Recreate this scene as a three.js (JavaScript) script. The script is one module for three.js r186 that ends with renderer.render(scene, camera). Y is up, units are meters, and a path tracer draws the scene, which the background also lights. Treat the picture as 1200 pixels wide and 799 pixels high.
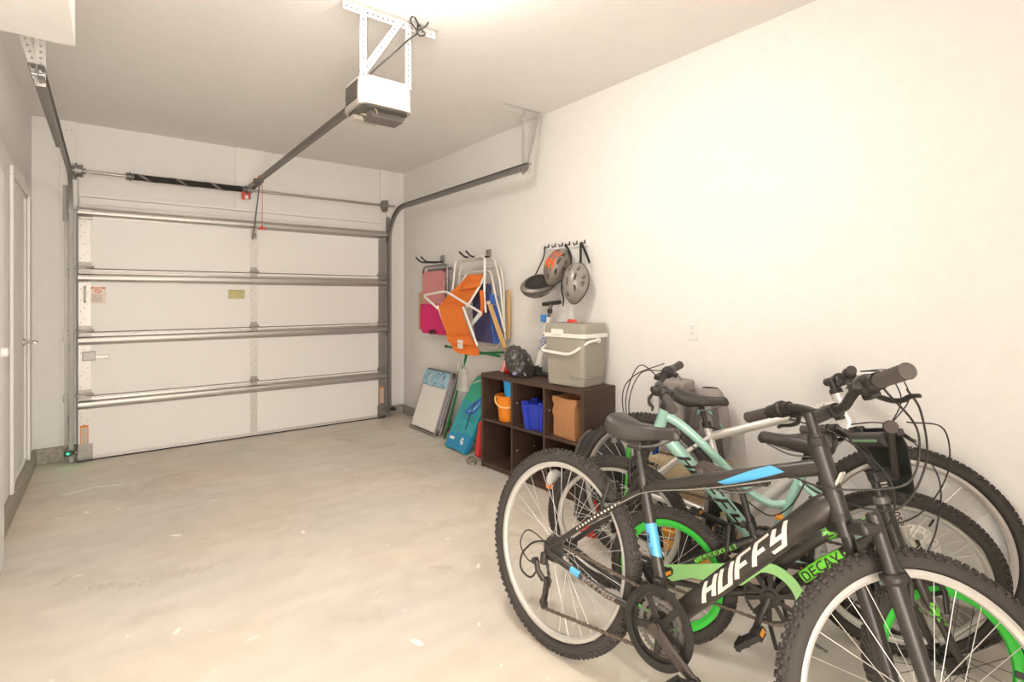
import * as THREE from 'three';
import { RoundedBoxGeometry } from 'three/addons/geometries/RoundedBoxGeometry.js';
import { mergeGeometries, mergeVertices, toCreasedNormals } from 'three/addons/utils/BufferGeometryUtils.js';
import { RectAreaLightUniformsLib } from 'three/addons/lights/RectAreaLightUniformsLib.js';
import { Brush, Evaluator, SUBTRACTION } from 'three-bvh-csg';
import { createNoise2D, createNoise3D } from 'simplex-noise';

// ---------- renderer, camera, light, exposure ----------
const renderer = new THREE.WebGLRenderer({ antialias: true });
renderer.toneMapping = THREE.LinearToneMapping;
renderer.toneMappingExposure = 1.64;
renderer.shadowMap.enabled = true;
RectAreaLightUniformsLib.init();
const scene = new THREE.Scene();
scene.background = new THREE.Color(0x0a0a0a);
const ZB = 5.77;                       // camera distance from the garage door wall (z = 0)
const camera = new THREE.PerspectiveCamera(65.85, 1200 / 799, 0.05, 60);
camera.position.set(0, 1.361, ZB);
camera.rotation.set(0, -0.6548, 0);
camera.setViewOffset(1200, 799, 0, 50.5, 1200, 799);
camera.updateProjectionMatrix();
const LAMP = { x: 1.05, z: ZB - 1.95, size: 0.34, power: 24, dome: 1.5, color: new THREE.Color().setRGB(1.0, 0.94, 0.875) };
const HALL = { x: .14, z: 7.05, w: 1.15, h: 2.1, power: 7.2, color: new THREE.Color().setRGB(1.0, .905, .80) };   // bright window at the end of the short hall behind the camera

// ---------- helpers ----------
let seed = 12345;
const rnd = () => { seed = (seed * 1664525 + 1013904223) >>> 0; return seed / 4294967296; };
const n2 = createNoise2D(rnd), n3 = createNoise3D(rnd);
const V = (x = 0, y = 0, z = 0) => new THREE.Vector3(x, y, z);
const taken = {};
function numbered(n) { if (!(n in taken)) { taken[n] = 0; return n; } taken[n]++; return n + '_' + String(taken[n]).padStart(3, '0'); }
function mesh(name, geo, mat, parent) { const m = new THREE.Mesh(Array.isArray(geo) ? mg(geo) : geo, mat); m.name = name; m.castShadow = m.receiveShadow = true; if (parent) parent.add(m); return m; }
function grp(name, parent) { const g = new THREE.Group(); g.name = name; if (parent) parent.add(g); return g; }
function tag(o, label, category, group) { o.userData.label = label; o.userData.category = category; if (group) o.userData.group = group; return o; }
function thing(name, label, category, pos = [0, 0, 0], ry = 0, group) { const g = grp(numbered(name), scene); g.position.set(...pos); g.rotation.y = ry; return tag(g, label, category, group); }
function solo(name, geo, mat, label, category, group) { return tag(mesh(numbered(name), geo, mat, scene), label, category, group); }
function struct(name, geo, mat, label) { const m = mesh(name, geo, mat, scene); m.userData.kind = 'structure'; if (label) { m.userData.label = label; } return m; }
function structGroup(name, pos = [0, 0, 0]) { const g = grp(name, scene); g.position.set(...pos); g.userData.kind = 'structure'; return g; }
function mg(list) {
  const out = list.map(g => { let q = g.index ? g.toNonIndexed() : g.clone(); for (const k of Object.keys(q.attributes)) if (!['position', 'normal', 'uv'].includes(k)) q.deleteAttribute(k); if (!q.attributes.uv) q.setAttribute('uv', new THREE.BufferAttribute(new Float32Array(q.attributes.position.count * 2), 2)); q.morphAttributes = {}; return q; });
  return mergeGeometries(out, false);
}
const mv = (g, x = 0, y = 0, z = 0) => g.translate(x, y, z);
function bx(w, h, d, x = 0, y = 0, z = 0, b = 0, s = 2) { const g = b ? new RoundedBoxGeometry(w, h, d, s, b) : new THREE.BoxGeometry(w, h, d); return g.translate(x, y, z); }
function orient(g, p, q, hint = V(0, 0, 1)) {      // geometry along +Y from 0 -> moved to start at p and point to q; its +Z towards hint
  const y = q.clone().sub(p).normalize(); let z = hint.clone().addScaledVector(y, -hint.dot(y)); if (z.lengthSq() < 1e-6) z = V(1, 0, 0).addScaledVector(y, -y.x); z.normalize();
  const x = y.clone().cross(z); const m = new THREE.Matrix4().makeBasis(x, y, z).setPosition(p); return g.applyMatrix4(m);
}
function cyl(p, q, r, r2 = r, n = 12, open = false) { const L = p.distanceTo(q); const g = new THREE.CylinderGeometry(r2, r, L, n, 1, open); g.translate(0, L / 2, 0); return orient(g, p, q); }
const sph = (r, x, y, z, sx = 1, sy = 1, sz = 1, n = 12) => { const g = new THREE.SphereGeometry(r, n, Math.max(6, n * .7 | 0)); g.scale(sx, sy, sz); return g.translate(x, y, z); };
const circ = (a, b = a, n = 10) => Array.from({ length: n }, (_, i) => { const t = -Math.PI / 2 + i / n * Math.PI * 2; return [Math.cos(t) * a, Math.sin(t) * b]; });
function fillet(pts, r, n = 5) {
  const out = [pts[0].clone()];
  for (let i = 1; i < pts.length - 1; i++) {
    const a = pts[i - 1], b = pts[i], c = pts[i + 1]; const d1 = a.clone().sub(b), d2 = c.clone().sub(b);
    const k = Math.min(r, d1.length() * .48, d2.length() * .48); const p = b.clone().addScaledVector(d1.normalize(), k), q = b.clone().addScaledVector(d2.normalize(), k);
    for (let j = 0; j <= n; j++) { const t = j / n; out.push(p.clone().multiplyScalar((1 - t) * (1 - t)).addScaledVector(b, 2 * t * (1 - t)).addScaledVector(q, t * t)); }
  }
  out.push(pts[pts.length - 1].clone()); return out;
}
const smooth = (pts, n = 24, closed = false) => new THREE.CatmullRomCurve3(pts, closed, 'centripetal').getPoints(n);
// sweep a closed profile [[a,b]..] along points; a is along N, b along B; B starts near `hint`
function sweep(pts, prof, o = {}) {
  const { hint = V(0, 0, 1), scale = null, closed = false, caps = true, crease = 0, fixed = false } = o;
  const n = pts.length, m = prof.length, pos = [], uv = [], idx = []; let B = hint.clone(); let L = [0];
  for (let i = 1; i < n; i++) L.push(L[i - 1] + pts[i].distanceTo(pts[i - 1]));
  const tot = L[n - 1] || 1;
  for (let i = 0; i < n; i++) {
    const T = (closed ? pts[(i + 1) % n].clone().sub(pts[(i - 1 + n) % n]) : pts[Math.min(n - 1, i + 1)].clone().sub(pts[Math.max(0, i - 1)])).normalize();
    if (fixed) B = hint.clone(); B.addScaledVector(T, -B.dot(T)); if (B.lengthSq() < 1e-8) B = V(0.3, 1, 0.2).addScaledVector(T, -V(0.3, 1, 0.2).dot(T)); B.normalize(); const N = B.clone().cross(T).normalize();
    const s = scale ? scale(L[i] / tot) : [1, 1]; const sa = s.length ? s[0] : s, sb = s.length ? s[1] : s;
    for (let j = 0; j <= m; j++) { const [a, b] = prof[j % m]; const p = pts[i].clone().addScaledVector(N, a * sa).addScaledVector(B, b * sb); pos.push(p.x, p.y, p.z); uv.push(L[i] / tot, 1 - j / m); }
  }
  const w = m + 1; const rows = closed ? n : n - 1;
  for (let i = 0; i < rows; i++) for (let j = 0; j < m; j++) { const a = i * w + j, b = ((i + 1) % n) * w + j; idx.push(a, a + 1, b, b, a + 1, b + 1); }
  let g = new THREE.BufferGeometry(); g.setAttribute('position', new THREE.Float32BufferAttribute(pos, 3)); g.setAttribute('uv', new THREE.Float32BufferAttribute(uv, 2)); g.setIndex(idx);
  const parts = []; g.computeVertexNormals();
  // weld the seam normals
  const nn = g.attributes.normal; for (let i = 0; i < n; i++) { const a = i * w, b = i * w + m; const v = V(nn.getX(a) + nn.getX(b), nn.getY(a) + nn.getY(b), nn.getZ(a) + nn.getZ(b)).normalize(); nn.setXYZ(a, v.x, v.y, v.z); nn.setXYZ(b, v.x, v.y, v.z); }
  parts.push(crease ? toCreasedNormals(g, crease) : g);
  if (!closed && caps) {
    const tri = THREE.ShapeUtils.triangulateShape(prof.map(p => new THREE.Vector2(p[0], p[1])), []);
    for (const e of [0, n - 1]) { const cp = [], cu = []; for (const t of tri) { const tt = e ? [t[0], t[1], t[2]] : [t[0], t[2], t[1]]; for (const j of tt) { const k = (e * w + j) * 3; cp.push(pos[k], pos[k + 1], pos[k + 2]); cu.push(e ? 1 : 0, .5); } } const c = new THREE.BufferGeometry(); c.setAttribute('position', new THREE.Float32BufferAttribute(cp, 3)); c.setAttribute('uv', new THREE.Float32BufferAttribute(cu, 2)); c.computeVertexNormals(); parts.push(c); }
  }
  return mg(parts);
}
const tube = (pts, r, n = 8, o = {}) => sweep(pts, circ(r, r, n), o);
const bent = (pts, r, fr = .03, n = 8) => tube(fillet(pts, fr), r, n);
const cable = (pts, r = .0025, n = 24) => tube(smooth(pts, n), r, 6);
function lathe(pts, n = 32) { return new THREE.LatheGeometry(pts.map(p => new THREE.Vector2(p[0], p[1])), n); }   // about Y
function extr(pts, depth, bevel = 0, holes = []) { const s = new THREE.Shape(pts.map(p => new THREE.Vector2(p[0], p[1]))); for (const h of holes) s.holes.push(new THREE.Path(h.map(p => new THREE.Vector2(p[0], p[1])))); return new THREE.ExtrudeGeometry(s, { depth, bevelEnabled: bevel > 0, bevelSize: bevel, bevelThickness: bevel, bevelSegments: 2, curveSegments: 8 }); }
const ring = (cx, cy, r, n = 8) => Array.from({ length: n }, (_, i) => [cx + r * Math.cos(i / n * Math.PI * 2), cy + r * Math.sin(i / n * Math.PI * 2)]);
function rrect(w, h, r, n = 4) { const o = []; for (const [sx, sy, a0] of [[1, 1, 0], [-1, 1, 1], [-1, -1, 2], [1, -1, 3]]) for (let i = 0; i <= n; i++) { const a = (a0 + i / n) * Math.PI / 2; o.push([sx * (w / 2 - r) + Math.cos(a) * r, sy * (h / 2 - r) + Math.sin(a) * r]); } return o; }
// grid surface from f(u,v) -> Vector3
function grid(f, nu, nv, closedU = false) { const pos = [], uv = [], idx = []; for (let i = 0; i <= nu; i++) for (let j = 0; j <= nv; j++) { const p = f(i / nu, j / nv); pos.push(p.x, p.y, p.z); uv.push(i / nu, j / nv); } for (let i = 0; i < nu; i++) for (let j = 0; j < nv; j++) { const a = i * (nv + 1) + j, b = a + nv + 1; idx.push(a, b, a + 1, b, b + 1, a + 1); } let g = new THREE.BufferGeometry(); g.setAttribute('position', new THREE.Float32BufferAttribute(pos, 3)); g.setAttribute('uv', new THREE.Float32BufferAttribute(uv, 2)); g.setIndex(idx); if (closedU) { const k = g.clone(); k.deleteAttribute('uv'); const w = mergeVertices(k, 1e-5); w.computeVertexNormals(); return w; } g.computeVertexNormals(); return g; }
const scaleUV = (g, su, sv = su) => { const u = g.attributes.uv; for (let i = 0; i < u.count; i++) u.setXY(i, u.getX(i) * su, u.getY(i) * sv); return g; };
function boxUV(g, s = 1) { const q = g.index ? g.toNonIndexed() : g; const p = q.attributes.position, n = q.attributes.normal, u = q.attributes.uv; for (let i = 0; i < p.count; i++) { const ax = Math.abs(n.getX(i)), ay = Math.abs(n.getY(i)), az = Math.abs(n.getZ(i)); if (ay >= ax && ay >= az) u.setXY(i, p.getX(i) * s, p.getZ(i) * s); else if (ax >= az) u.setXY(i, p.getZ(i) * s, p.getY(i) * s); else u.setXY(i, p.getX(i) * s, p.getY(i) * s); } return q; }

// ---------- textures and materials ----------
function ctex(w, h, draw) { const c = document.createElement('canvas'); c.width = w; c.height = h; const x = c.getContext('2d'); draw(x, w, h); const t = new THREE.CanvasTexture(c); t.colorSpace = THREE.SRGBColorSpace; t.magFilter = THREE.LinearFilter; t.wrapS = t.wrapT = THREE.RepeatWrapping; return t; }
function dtex(w, h, f, srgb = true) { const d = new Uint8Array(w * h * 4); for (let y = 0; y < h; y++) for (let x = 0; x < w; x++) { const c = f(x / w, y / h, x, y); const i = (y * w + x) * 4; for (let k = 0; k < 3; k++) d[i + k] = Math.max(0, Math.min(255, (Array.isArray(c) ? c[k] : c) * 255)); d[i + 3] = 255; } const t = new THREE.DataTexture(d, w, h); t.magFilter = THREE.LinearFilter; t.minFilter = THREE.LinearMipmapLinearFilter; t.generateMipmaps = true; t.wrapS = t.wrapT = THREE.RepeatWrapping; if (srgb) t.colorSpace = THREE.SRGBColorSpace; t.needsUpdate = true; return t; }
const P = (rgb, rough = .6, metal = 0, extra = {}) => new THREE.MeshPhysicalMaterial({ color: Array.isArray(rgb) ? new THREE.Color().setRGB(...rgb) : new THREE.Color(rgb), roughness: rough, metalness: metal, ...extra });
const tileNoise = (x, y, px, s) => { const a = x * Math.PI * 2, b = y * Math.PI * 2; return n3(Math.cos(a) * px + Math.sin(b) * px * .7 + s, Math.sin(a) * px + s * 2, Math.cos(b) * px); };
const grainTex = dtex(256, 256, (x, y) => { const v = .5 + .28 * tileNoise(x, y, 6, 3) + .22 * tileNoise(x, y, 14, 9); return v; }, false);
const orangePeel = grainTex.clone(); orangePeel.repeat.set(6, 6); orangePeel.needsUpdate = true;
const wallTint = dtex(256, 256, (x, y) => { const v = .985 + .006 * tileNoise(x, y, 1.5, 1) + .005 * tileNoise(x, y, 5, 4); return [v, v, v]; });
const mat = {};
mat.wall = P([.905, .885, .86], .82, 0, { map: wallTint, bumpMap: orangePeel, bumpScale: .0002 });
mat.ceiling = P([.90, .875, .845], .9, 0, { map: wallTint, bumpMap: orangePeel, bumpScale: .0002 });
mat.trim = P([.89, .87, .84], .5);
mat.doorPaint = P([.88, .86, .835], .45);
mat.panel = P([.9, .88, .86], .55);
mat.steel = P([.46, .445, .42], .42, .85);
mat.track = P([.33, .32, .3], .55, .7);
mat.steelDull = P([.37, .355, .335], .5, .85);
mat.steelWhite = P([.66, .64, .61], .45, .4);
mat.darkSteel = P([.2, .19, .18], .5, .7);
mat.black = P([.03, .028, .026], .45);
mat.blackMatte = P([.035, .032, .03], .8);
mat.white = P([.86, .85, .83], .4);
mat.whiteTube = P([.86, .84, .8], .3, .1);
mat.red = P([.75, .05, .03], .5);
mat.orangeInk = P([.9, .32, .08], .6);
mat.rubber = P([.047, .041, .036], .82, 0, { bumpMap: grainTex, bumpScale: .0004 });
mat.rubberTread = P([.058, .05, .044], .85);
mat.chrome = P([.72, .71, .69], .2, 1);
mat.alloy = P([.68, .67, .65], .36, .75);
mat.spoke = P([.75, .74, .72], .3, .9);
mat.spokeDark = P([.1, .095, .09], .4, .6);
mat.concrete = null;
const floorW = 3.29, floorD = 6.6, FX0 = -.49, FZ0 = -.15;
const spots = []; for (let i = 0; i < 240; i++) spots.push([FX0 + rnd() * floorW, rnd() * 6.2, .004 + rnd() * rnd() * .024, .35 + rnd() * .65, rnd() * 6.3]);
const smudges = []; for (let i = 0; i < 34; i++) smudges.push([FX0 + rnd() * floorW, rnd() * 6.2, .05 + rnd() * .16, rnd() * 6.3, .3 + rnd() * .7]);
for (const s of [[-.109, 1.471, .028], [-.249, 1.479, .016], [.968, 3.888, .03], [2.12, 3.0, .025], [1.55, 2.1, .02], [.31, 2.2, .03], [.9, 2.6, .022], [1.9, 2.4, .02]]) spots.push([s[0], s[1], s[2], 1, rnd() * 6]);
const cell = 0.25, bins = {}; for (const s of spots) for (let i = -1; i < 2; i++) for (let j = -1; j < 2; j++) { const k = Math.floor(s[0] / cell + i) + ',' + Math.floor(s[1] / cell + j); (bins[k] = bins[k] || []).push(s); }
const segd = (px, pz, a, b) => { const vx = b[0] - a[0], vz = b[1] - a[1]; const t = Math.max(0, Math.min(1, ((px - a[0]) * vx + (pz - a[1]) * vz) / (vx * vx + vz * vz))); return Math.hypot(px - a[0] - vx * t, pz - a[1] - vz * t); };
const streak = [[-.24, .99], [-.14, .955], [-.08, .935], [-.03, .955], [.07, .975]];
const sst = (a, b, x) => { const t = Math.max(0, Math.min(1, (x - a) / (b - a))); return t * t * (3 - 2 * t); };
const floorTex = dtex(1024, 2048, (u, v) => {
  const x = FX0 + u * floorW, z = FZ0 + v * floorD;
  let t = n2(x * .55 + 3, z * .5) * .5 + n2(x * 1.7, z * 1.5 + 9) * .3 + n2(x * 5, z * 4.3) * .14 + n2(x * 14, z * 13) * .08 + n2(x * 48, z * 50) * .05;
  const swirl = n2(x * 2.2 + n2(x * 3, z * 3) * .4, z * 6 + 20) * .06;
  let r = .872 + t * .045 + swirl * .32, g = .84 + t * .05 + swirl * .33, b = .79 + t * .052 + swirl * .32;
  const warm = n2(x * .8 + 30, z * .7 + 8); r += warm * .012; b -= warm * .016;
  const dk = sst(.45, .8, n2(x * 1.1 + 70, z * 1.3 + 40) + .18 * n2(x * 9, z * 9)); r -= dk * .025; g -= dk * .03; b -= dk * .035;
  const cl = bins[Math.floor(x / cell) + ',' + Math.floor(z / cell)]; let wv = 0;
  if (cl) for (const s of cl) { const dx = x - s[0], dz = z - s[1]; const c = Math.cos(s[4]), q = Math.sin(s[4]); const e = Math.hypot((dx * c + dz * q) * .6, (dz * c - dx * q) * 1.5) + n2(x * 60, z * 60) * .004; wv = Math.max(wv, s[3] * (1 - sst(s[2] * .55, s[2] * .8, e))); }
  let sd = 9; for (let i = 0; i < streak.length - 1; i++) sd = Math.min(sd, segd(x, z, streak[i], streak[i + 1])); wv = Math.max(wv, .9 * (1 - sst(.006, .02, sd + n2(x * 30, z * 30) * .006)));
  r += (.985 - r) * wv * .9; g += (.975 - g) * wv * .9; b += (.955 - b) * wv * .9;
  for (const m of smudges) { const dx = x - m[0], dz = z - m[1]; if (dx * dx + dz * dz > .09) continue; const c = Math.cos(m[3]), q = Math.sin(m[3]); const e = Math.hypot((dx * c + dz * q) / m[2], (dz * c - dx * q) / (m[2] * .3)); const k = m[4] * .045 * sst(.1, .5, (1 - e) + .5 * n2(x * 26, z * 26) + .25 * n2(x * 70, z * 70)); if (k > 0 && e < 1.3) { r -= k * 1.0; g -= k * 1.12; b -= k * 1.25; } }
  const pit = n2(x * 90, z * 95 + 7); if (pit > .86) { r -= .06; g -= .06; b -= .06; }
  return [r, g, b];
});
mat.floor = P([1, 1, 1], .55, 0, { map: floorTex, bumpMap: grainTex, bumpScale: .0005 });
const curbTex = dtex(256, 256, (x, y) => { const v = .66 + .06 * tileNoise(x, y, 2, 6) + .05 * tileNoise(x, y, 7, 2) + .04 * tileNoise(x, y, 16, 8); return [v, v * .96, v * .89]; });
mat.curb = P([1, 1, 1], .9, 0, { map: curbTex, bumpMap: grainTex, bumpScale: .0015 });
// ---------- the room ----------
const XL = -.49, XR = 2.80, H = 2.842, ZN = 6.35;
const DX0 = -.2, DX1 = 2.515, DH = 2.13;     // garage door leaf
{
  const g = new THREE.PlaneGeometry(floorW, floorD, 1, 1); g.rotateX(-Math.PI / 2); g.translate(FX0 + floorW / 2, 0, FZ0 + floorD / 2);
  const u = g.attributes.uv, p = g.attributes.position; for (let i = 0; i < u.count; i++) u.setXY(i, (p.getX(i) - FX0) / floorW, (p.getZ(i) - FZ0) / floorD);
  const slab = bx(floorW + .3, .12, floorD + .1, FX0 + floorW / 2, -.0605, FZ0 + floorD / 2); const us = slab.attributes.uv; for (let i = 0; i < us.count; i++) us.setXY(i, .3, .3);
  struct('floor', [g, slab], mat.floor, 'bare tan concrete slab with white paint flecks');
}
struct('ceiling', boxUV(bx(XR - XL + .3, .12, ZN + .3, (XL + XR) / 2, H + .06, ZN / 2)), mat.ceiling, 'plain painted ceiling');
struct('wall_right', boxUV(bx(.12, H + .1, ZN + .3, XR + .06, H / 2, ZN / 2)), mat.wall, 'long bright white painted wall');
{ // near wall with an open doorway to a short bright hall
  const x0 = HALL.x - .6, x1 = HALL.x + .6, oh = 2.2, zc = ZN + .06;
  struct('wall_near', [boxUV(bx(x0 - XL + .15, H + .1, .12, (x0 + XL - .15) / 2, H / 2, zc)), boxUV(bx(XR + .15 - x1, H + .1, .12, (x1 + XR + .15) / 2, H / 2, zc)), boxUV(bx(x1 - x0, H + .05 - oh, .12, HALL.x, (H + .05 + oh) / 2, zc))], mat.wall, 'white wall opposite the garage door with an open doorway');
  const zh = (ZN + .12 + HALL.z) / 2, dz = HALL.z - ZN - .12;
  struct('wall_hall', [bx(.08, 2.36, dz + .1, x0 - .04, 1.18, zh + .05), bx(.08, 2.36, dz + .1, x1 + .04, 1.18, zh + .05), bx(1.36, .08, dz + .1, HALL.x, 2.32, zh + .05), bx(1.36, 2.36, .06, HALL.x, 1.18, HALL.z + .06), bx(1.36, .06, dz + .1, HALL.x, -.031, zh + .05)].map(g => boxUV(g)), mat.wall, 'white walls of the short hall behind the doorway');
  const w = structGroup('window_1', [HALL.x, 0, HALL.z]); const pm = P([.8, .8, .8], .5); pm.emissive = HALL.color.clone(); pm.emissiveIntensity = 1.5;
  mesh('window_pane', bx(HALL.w, HALL.h, .01, 0, HALL.h / 2 + .06, .02), pm, w); mesh('window_frame', [bx(.05, 2.2, .04, -HALL.w / 2 - .02, 1.1, .01), bx(.05, 2.2, .04, HALL.w / 2 + .02, 1.1, .01), bx(HALL.w + .08, .05, .04, 0, 2.185, .01), bx(HALL.w + .08, .05, .04, 0, .03, .01)], mat.trim, w);
  const L = new THREE.RectAreaLight(HALL.color, HALL.power, HALL.w, HALL.h); L.position.set(0, HALL.h / 2 + .06, .0); L.name = 'window_light'; w.add(L);
}
const OD = [.34, 1.19, .125, 2.135];   // side door opening z0 z1 y0 y1
struct('wall_left', [boxUV(bx(.12, H + .1, .34 + .15, XL - .06, H / 2, .095)), boxUV(bx(.12, H + .1, ZN + .15 - OD[1], XL - .06, H / 2, (ZN + .15 + OD[1]) / 2)), boxUV(bx(.12, H + .05 - OD[3], OD[1] - OD[0], XL - .06, (H + .05 + OD[3]) / 2, (OD[0] + OD[1]) / 2)), boxUV(bx(.12, OD[2], OD[1] - OD[0], XL - .06, OD[2] / 2, (OD[0] + OD[1]) / 2))], mat.wall, 'white painted wall with the side doors');
{
  const ox0 = -.12, ox1 = 2.43, oh = 2.06;
  const w = struct('wall_back', [boxUV(bx(ox0 - XL + .1, H + .1, .14, (ox0 + XL - .1) / 2, H / 2, -.07)), boxUV(bx(XR - ox1 + .1, H + .1, .14, (ox1 + XR + .1) / 2, H / 2, -.07)), boxUV(bx(ox1 - ox0, H + .05 - oh, .14, (ox0 + ox1) / 2, (H + .05 + oh) / 2, -.07))], mat.wall, 'white painted wall around the garage door');
  // painted jamb and spring boards screwed on the wall
  const t1 = structGroup('trim_1'); mesh('jamb_board', boxUV(bx(.105, H - .13, .02, -.262, (H + .13) / 2, .01, .003)), mat.trim, t1);
  for (const y of [1.02, .52]) { const pl = mesh('tie_plate', [bx(.05, .06, .002, -.272, y, .021, .0008)], mat.steelDull, t1); mesh('nail_heads', [-.012, 0, .012].flatMap(a => [-.018, 0, .018].map(b => cyl(V(-.272 + a, y + b, .0218), V(-.272 + a, y + b, .0232), .0028, .0028, 6))), mat.darkSteel, pl); }
  mesh('screw_heads', [[-.275, 2.76], [-.24, 2.765], [-.235, 2.45], [-.275, 1.6], [-.24, .22]].map(([x, y]) => cyl(V(x, y, .02), V(x, y, .0215), .004, .004, 8)), mat.darkSteel, t1);
  const t2 = structGroup('trim_2'); mesh('jamb_board', boxUV(bx(.105, H - .1, .02, 2.55, (H + .1) / 2, .01, .003)), mat.trim, t2);
  const t3 = structGroup('trim_3'); mesh('spring_board', boxUV(bx(.27, H - 2.25, .02, 1.13, (H + 2.25) / 2, .01, .003)), mat.trim, t3);
  const t4 = structGroup('trim_4'); mesh('header_board', boxUV(bx(2.69, .085, .03, 1.155, 2.172, .015, .004)), mat.trim, t4); mesh('header_strip', boxUV(bx(2.69, .03, .018, 1.155, 2.236, .009, .003)), mat.trim, t4);
}
struct('wall_soffit', [boxUV(bx(-.107 - XL, H - 2.4, ZN - 2.94, (XL - .107) / 2, (H + 2.4) / 2, (ZN + 2.94) / 2))], mat.wall, 'boxed white soffit under the ceiling along the side wall');
struct('baseboard_left', [boxUV(bx(.03, .125, ZN, XL + .015, .0625, ZN / 2, .008), 2.2)], mat.curb, 'rough grey concrete curb below the side doors');
struct('baseboard_back', [boxUV(bx(.3, .128, .03, -.33, .064, .015, .008), 2.2), boxUV(bx(.27, .1, .025, 2.665, .05, .0125, .008), 2.2)], mat.curb, 'rough grey concrete curb beside the garage door');
struct('baseboard_right', [boxUV(bx(.022, .095, ZN, XR - .011, .0475, ZN / 2, .006), 2.2)], mat.curb, 'low concrete curb along the long wall');
{ // side door with lever
  const d = structGroup('door_1'); const zc = (OD[0] + OD[1]) / 2, hh = OD[3] - OD[2], w = OD[1] - OD[0];
  mesh('door_leaf', [bx(.045, hh - .025, w - .05, XL - .035, (OD[2] + OD[3]) / 2, zc, .003)], mat.doorPaint, d);
  mesh('jamb', [bx(.12, hh, .022, XL - .06, (OD[2] + OD[3]) / 2, OD[0] + .011), bx(.12, hh, .022, XL - .06, (OD[2] + OD[3]) / 2, OD[1] - .011), bx(.12, .022, w, XL - .06, OD[3] - .011, zc), bx(.12, .018, w, XL - .06, OD[2] + .009, zc)], mat.trim, d);
  for (const [z, a, y, b] of [[OD[0] - .02, hh, OD[2] + hh / 2, .06], [OD[1] + .02, hh, OD[2] + hh / 2, .06], [zc, .06, OD[3] + .031, w + .1]]) mesh('casing', [bx(.018, a, b, XL + .011, y, z, .003)], mat.trim, d);
  for (const y of [.4, 1.1, 1.86]) mesh('hinge', [bx(.006, .1, .03, XL - .012, y, OD[1] - .03, .001), cyl(V(XL - .006, y - .05, OD[1] - .018), V(XL - .006, y + .05, OD[1] - .018), .006)], mat.steelDull, d);
  const k = mesh('lever_handle', [cyl(V(XL - .014, 1.03, OD[0] + .085), V(XL - .002, 1.03, OD[0] + .085), .028, .026, 20), cyl(V(XL - .005, 1.03, OD[0] + .085), V(XL + .05, 1.03, OD[0] + .085), .011), bent([V(XL + .045, 1.03, OD[0] + .085), V(XL + .062, 1.03, OD[0] + .085), V(XL + .062, 1.03, OD[0] + .2)], .0095, .012)], mat.steel, d);
}
{ // plain door swung back against the side wall
  const d = structGroup('door_2');
  const leaf = mesh('door_leaf', [bx(.04, 1.985, .86, -.436, 1.005, 2.513, .003)], mat.white, d);
  mesh('door_knob', [cyl(V(-.416, 1.09, 2.15), V(-.408, 1.09, 2.15), .028, .026, 16), sph(.024, -.402, 1.09, 2.15, .5, 1, 1, 16)], mat.white, d);
  for (const y of [.2, 1, 1.8]) mesh('hinge', [cyl(V(-.46, y - .045, 2.95), V(-.46, y + .045, 2.95), .008), bx(.03, .09, .004, -.474, y, 2.95)], mat.steel, d);
}
{ // flush ceiling lamp
  const g = thing('ceiling_lamp', 'round flush white ceiling lamp over the bicycles', 'lamp', [LAMP.x, H, LAMP.z]);
  mesh('base', lathe([[0, 0], [.185, 0], [.187, -.012], [.178, -.028], [.165, -.03]], 48), mat.white, g);
  const dm = P([.9, .88, .84], .6); dm.emissive = LAMP.color.clone(); dm.emissiveIntensity = 1.2;
  mesh('diffuser', lathe([[.168, -.026], [.16, -.034], [.1, -.042], [0, -.045]], 48), dm, g);
  const L = new THREE.RectAreaLight(LAMP.color, LAMP.power, LAMP.size * .85, LAMP.size * .85); L.position.set(0, -.05, 0); L.rotation.x = -Math.PI / 2; L.name = 'lamp_light'; g.add(L);
  const dl = new THREE.PointLight(LAMP.color, LAMP.dome, 0, 2); dl.position.set(0, -.14, 0); dl.castShadow = true; dl.shadow.radius = 4; dl.name = 'dome_light'; g.add(dl);
}
{ // wall socket
  const o = thing('wall_socket', 'white double power socket on the long wall', 'socket', [XR, 1.165, ZB - 1.854]);
  const pl = mesh('cover_plate', [bx(.006, .115, .072, -.003, 0, 0, .002)], mat.white, o);
  for (const s of [-1, 1]) { mesh('receptacle', [bx(.004, .034, .03, -.0075, s * .02, 0, .0015)], mat.white, o); mesh('slots', [bx(.001, .009, .002, -.0098, s * .02 + .004, -.006), bx(.001, .009, .002, -.0098, s * .02 + .004, .006), bx(.001, .004, .004, -.0098, s * .02 - .008, 0)], mat.blackMatte, o); }
}

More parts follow.
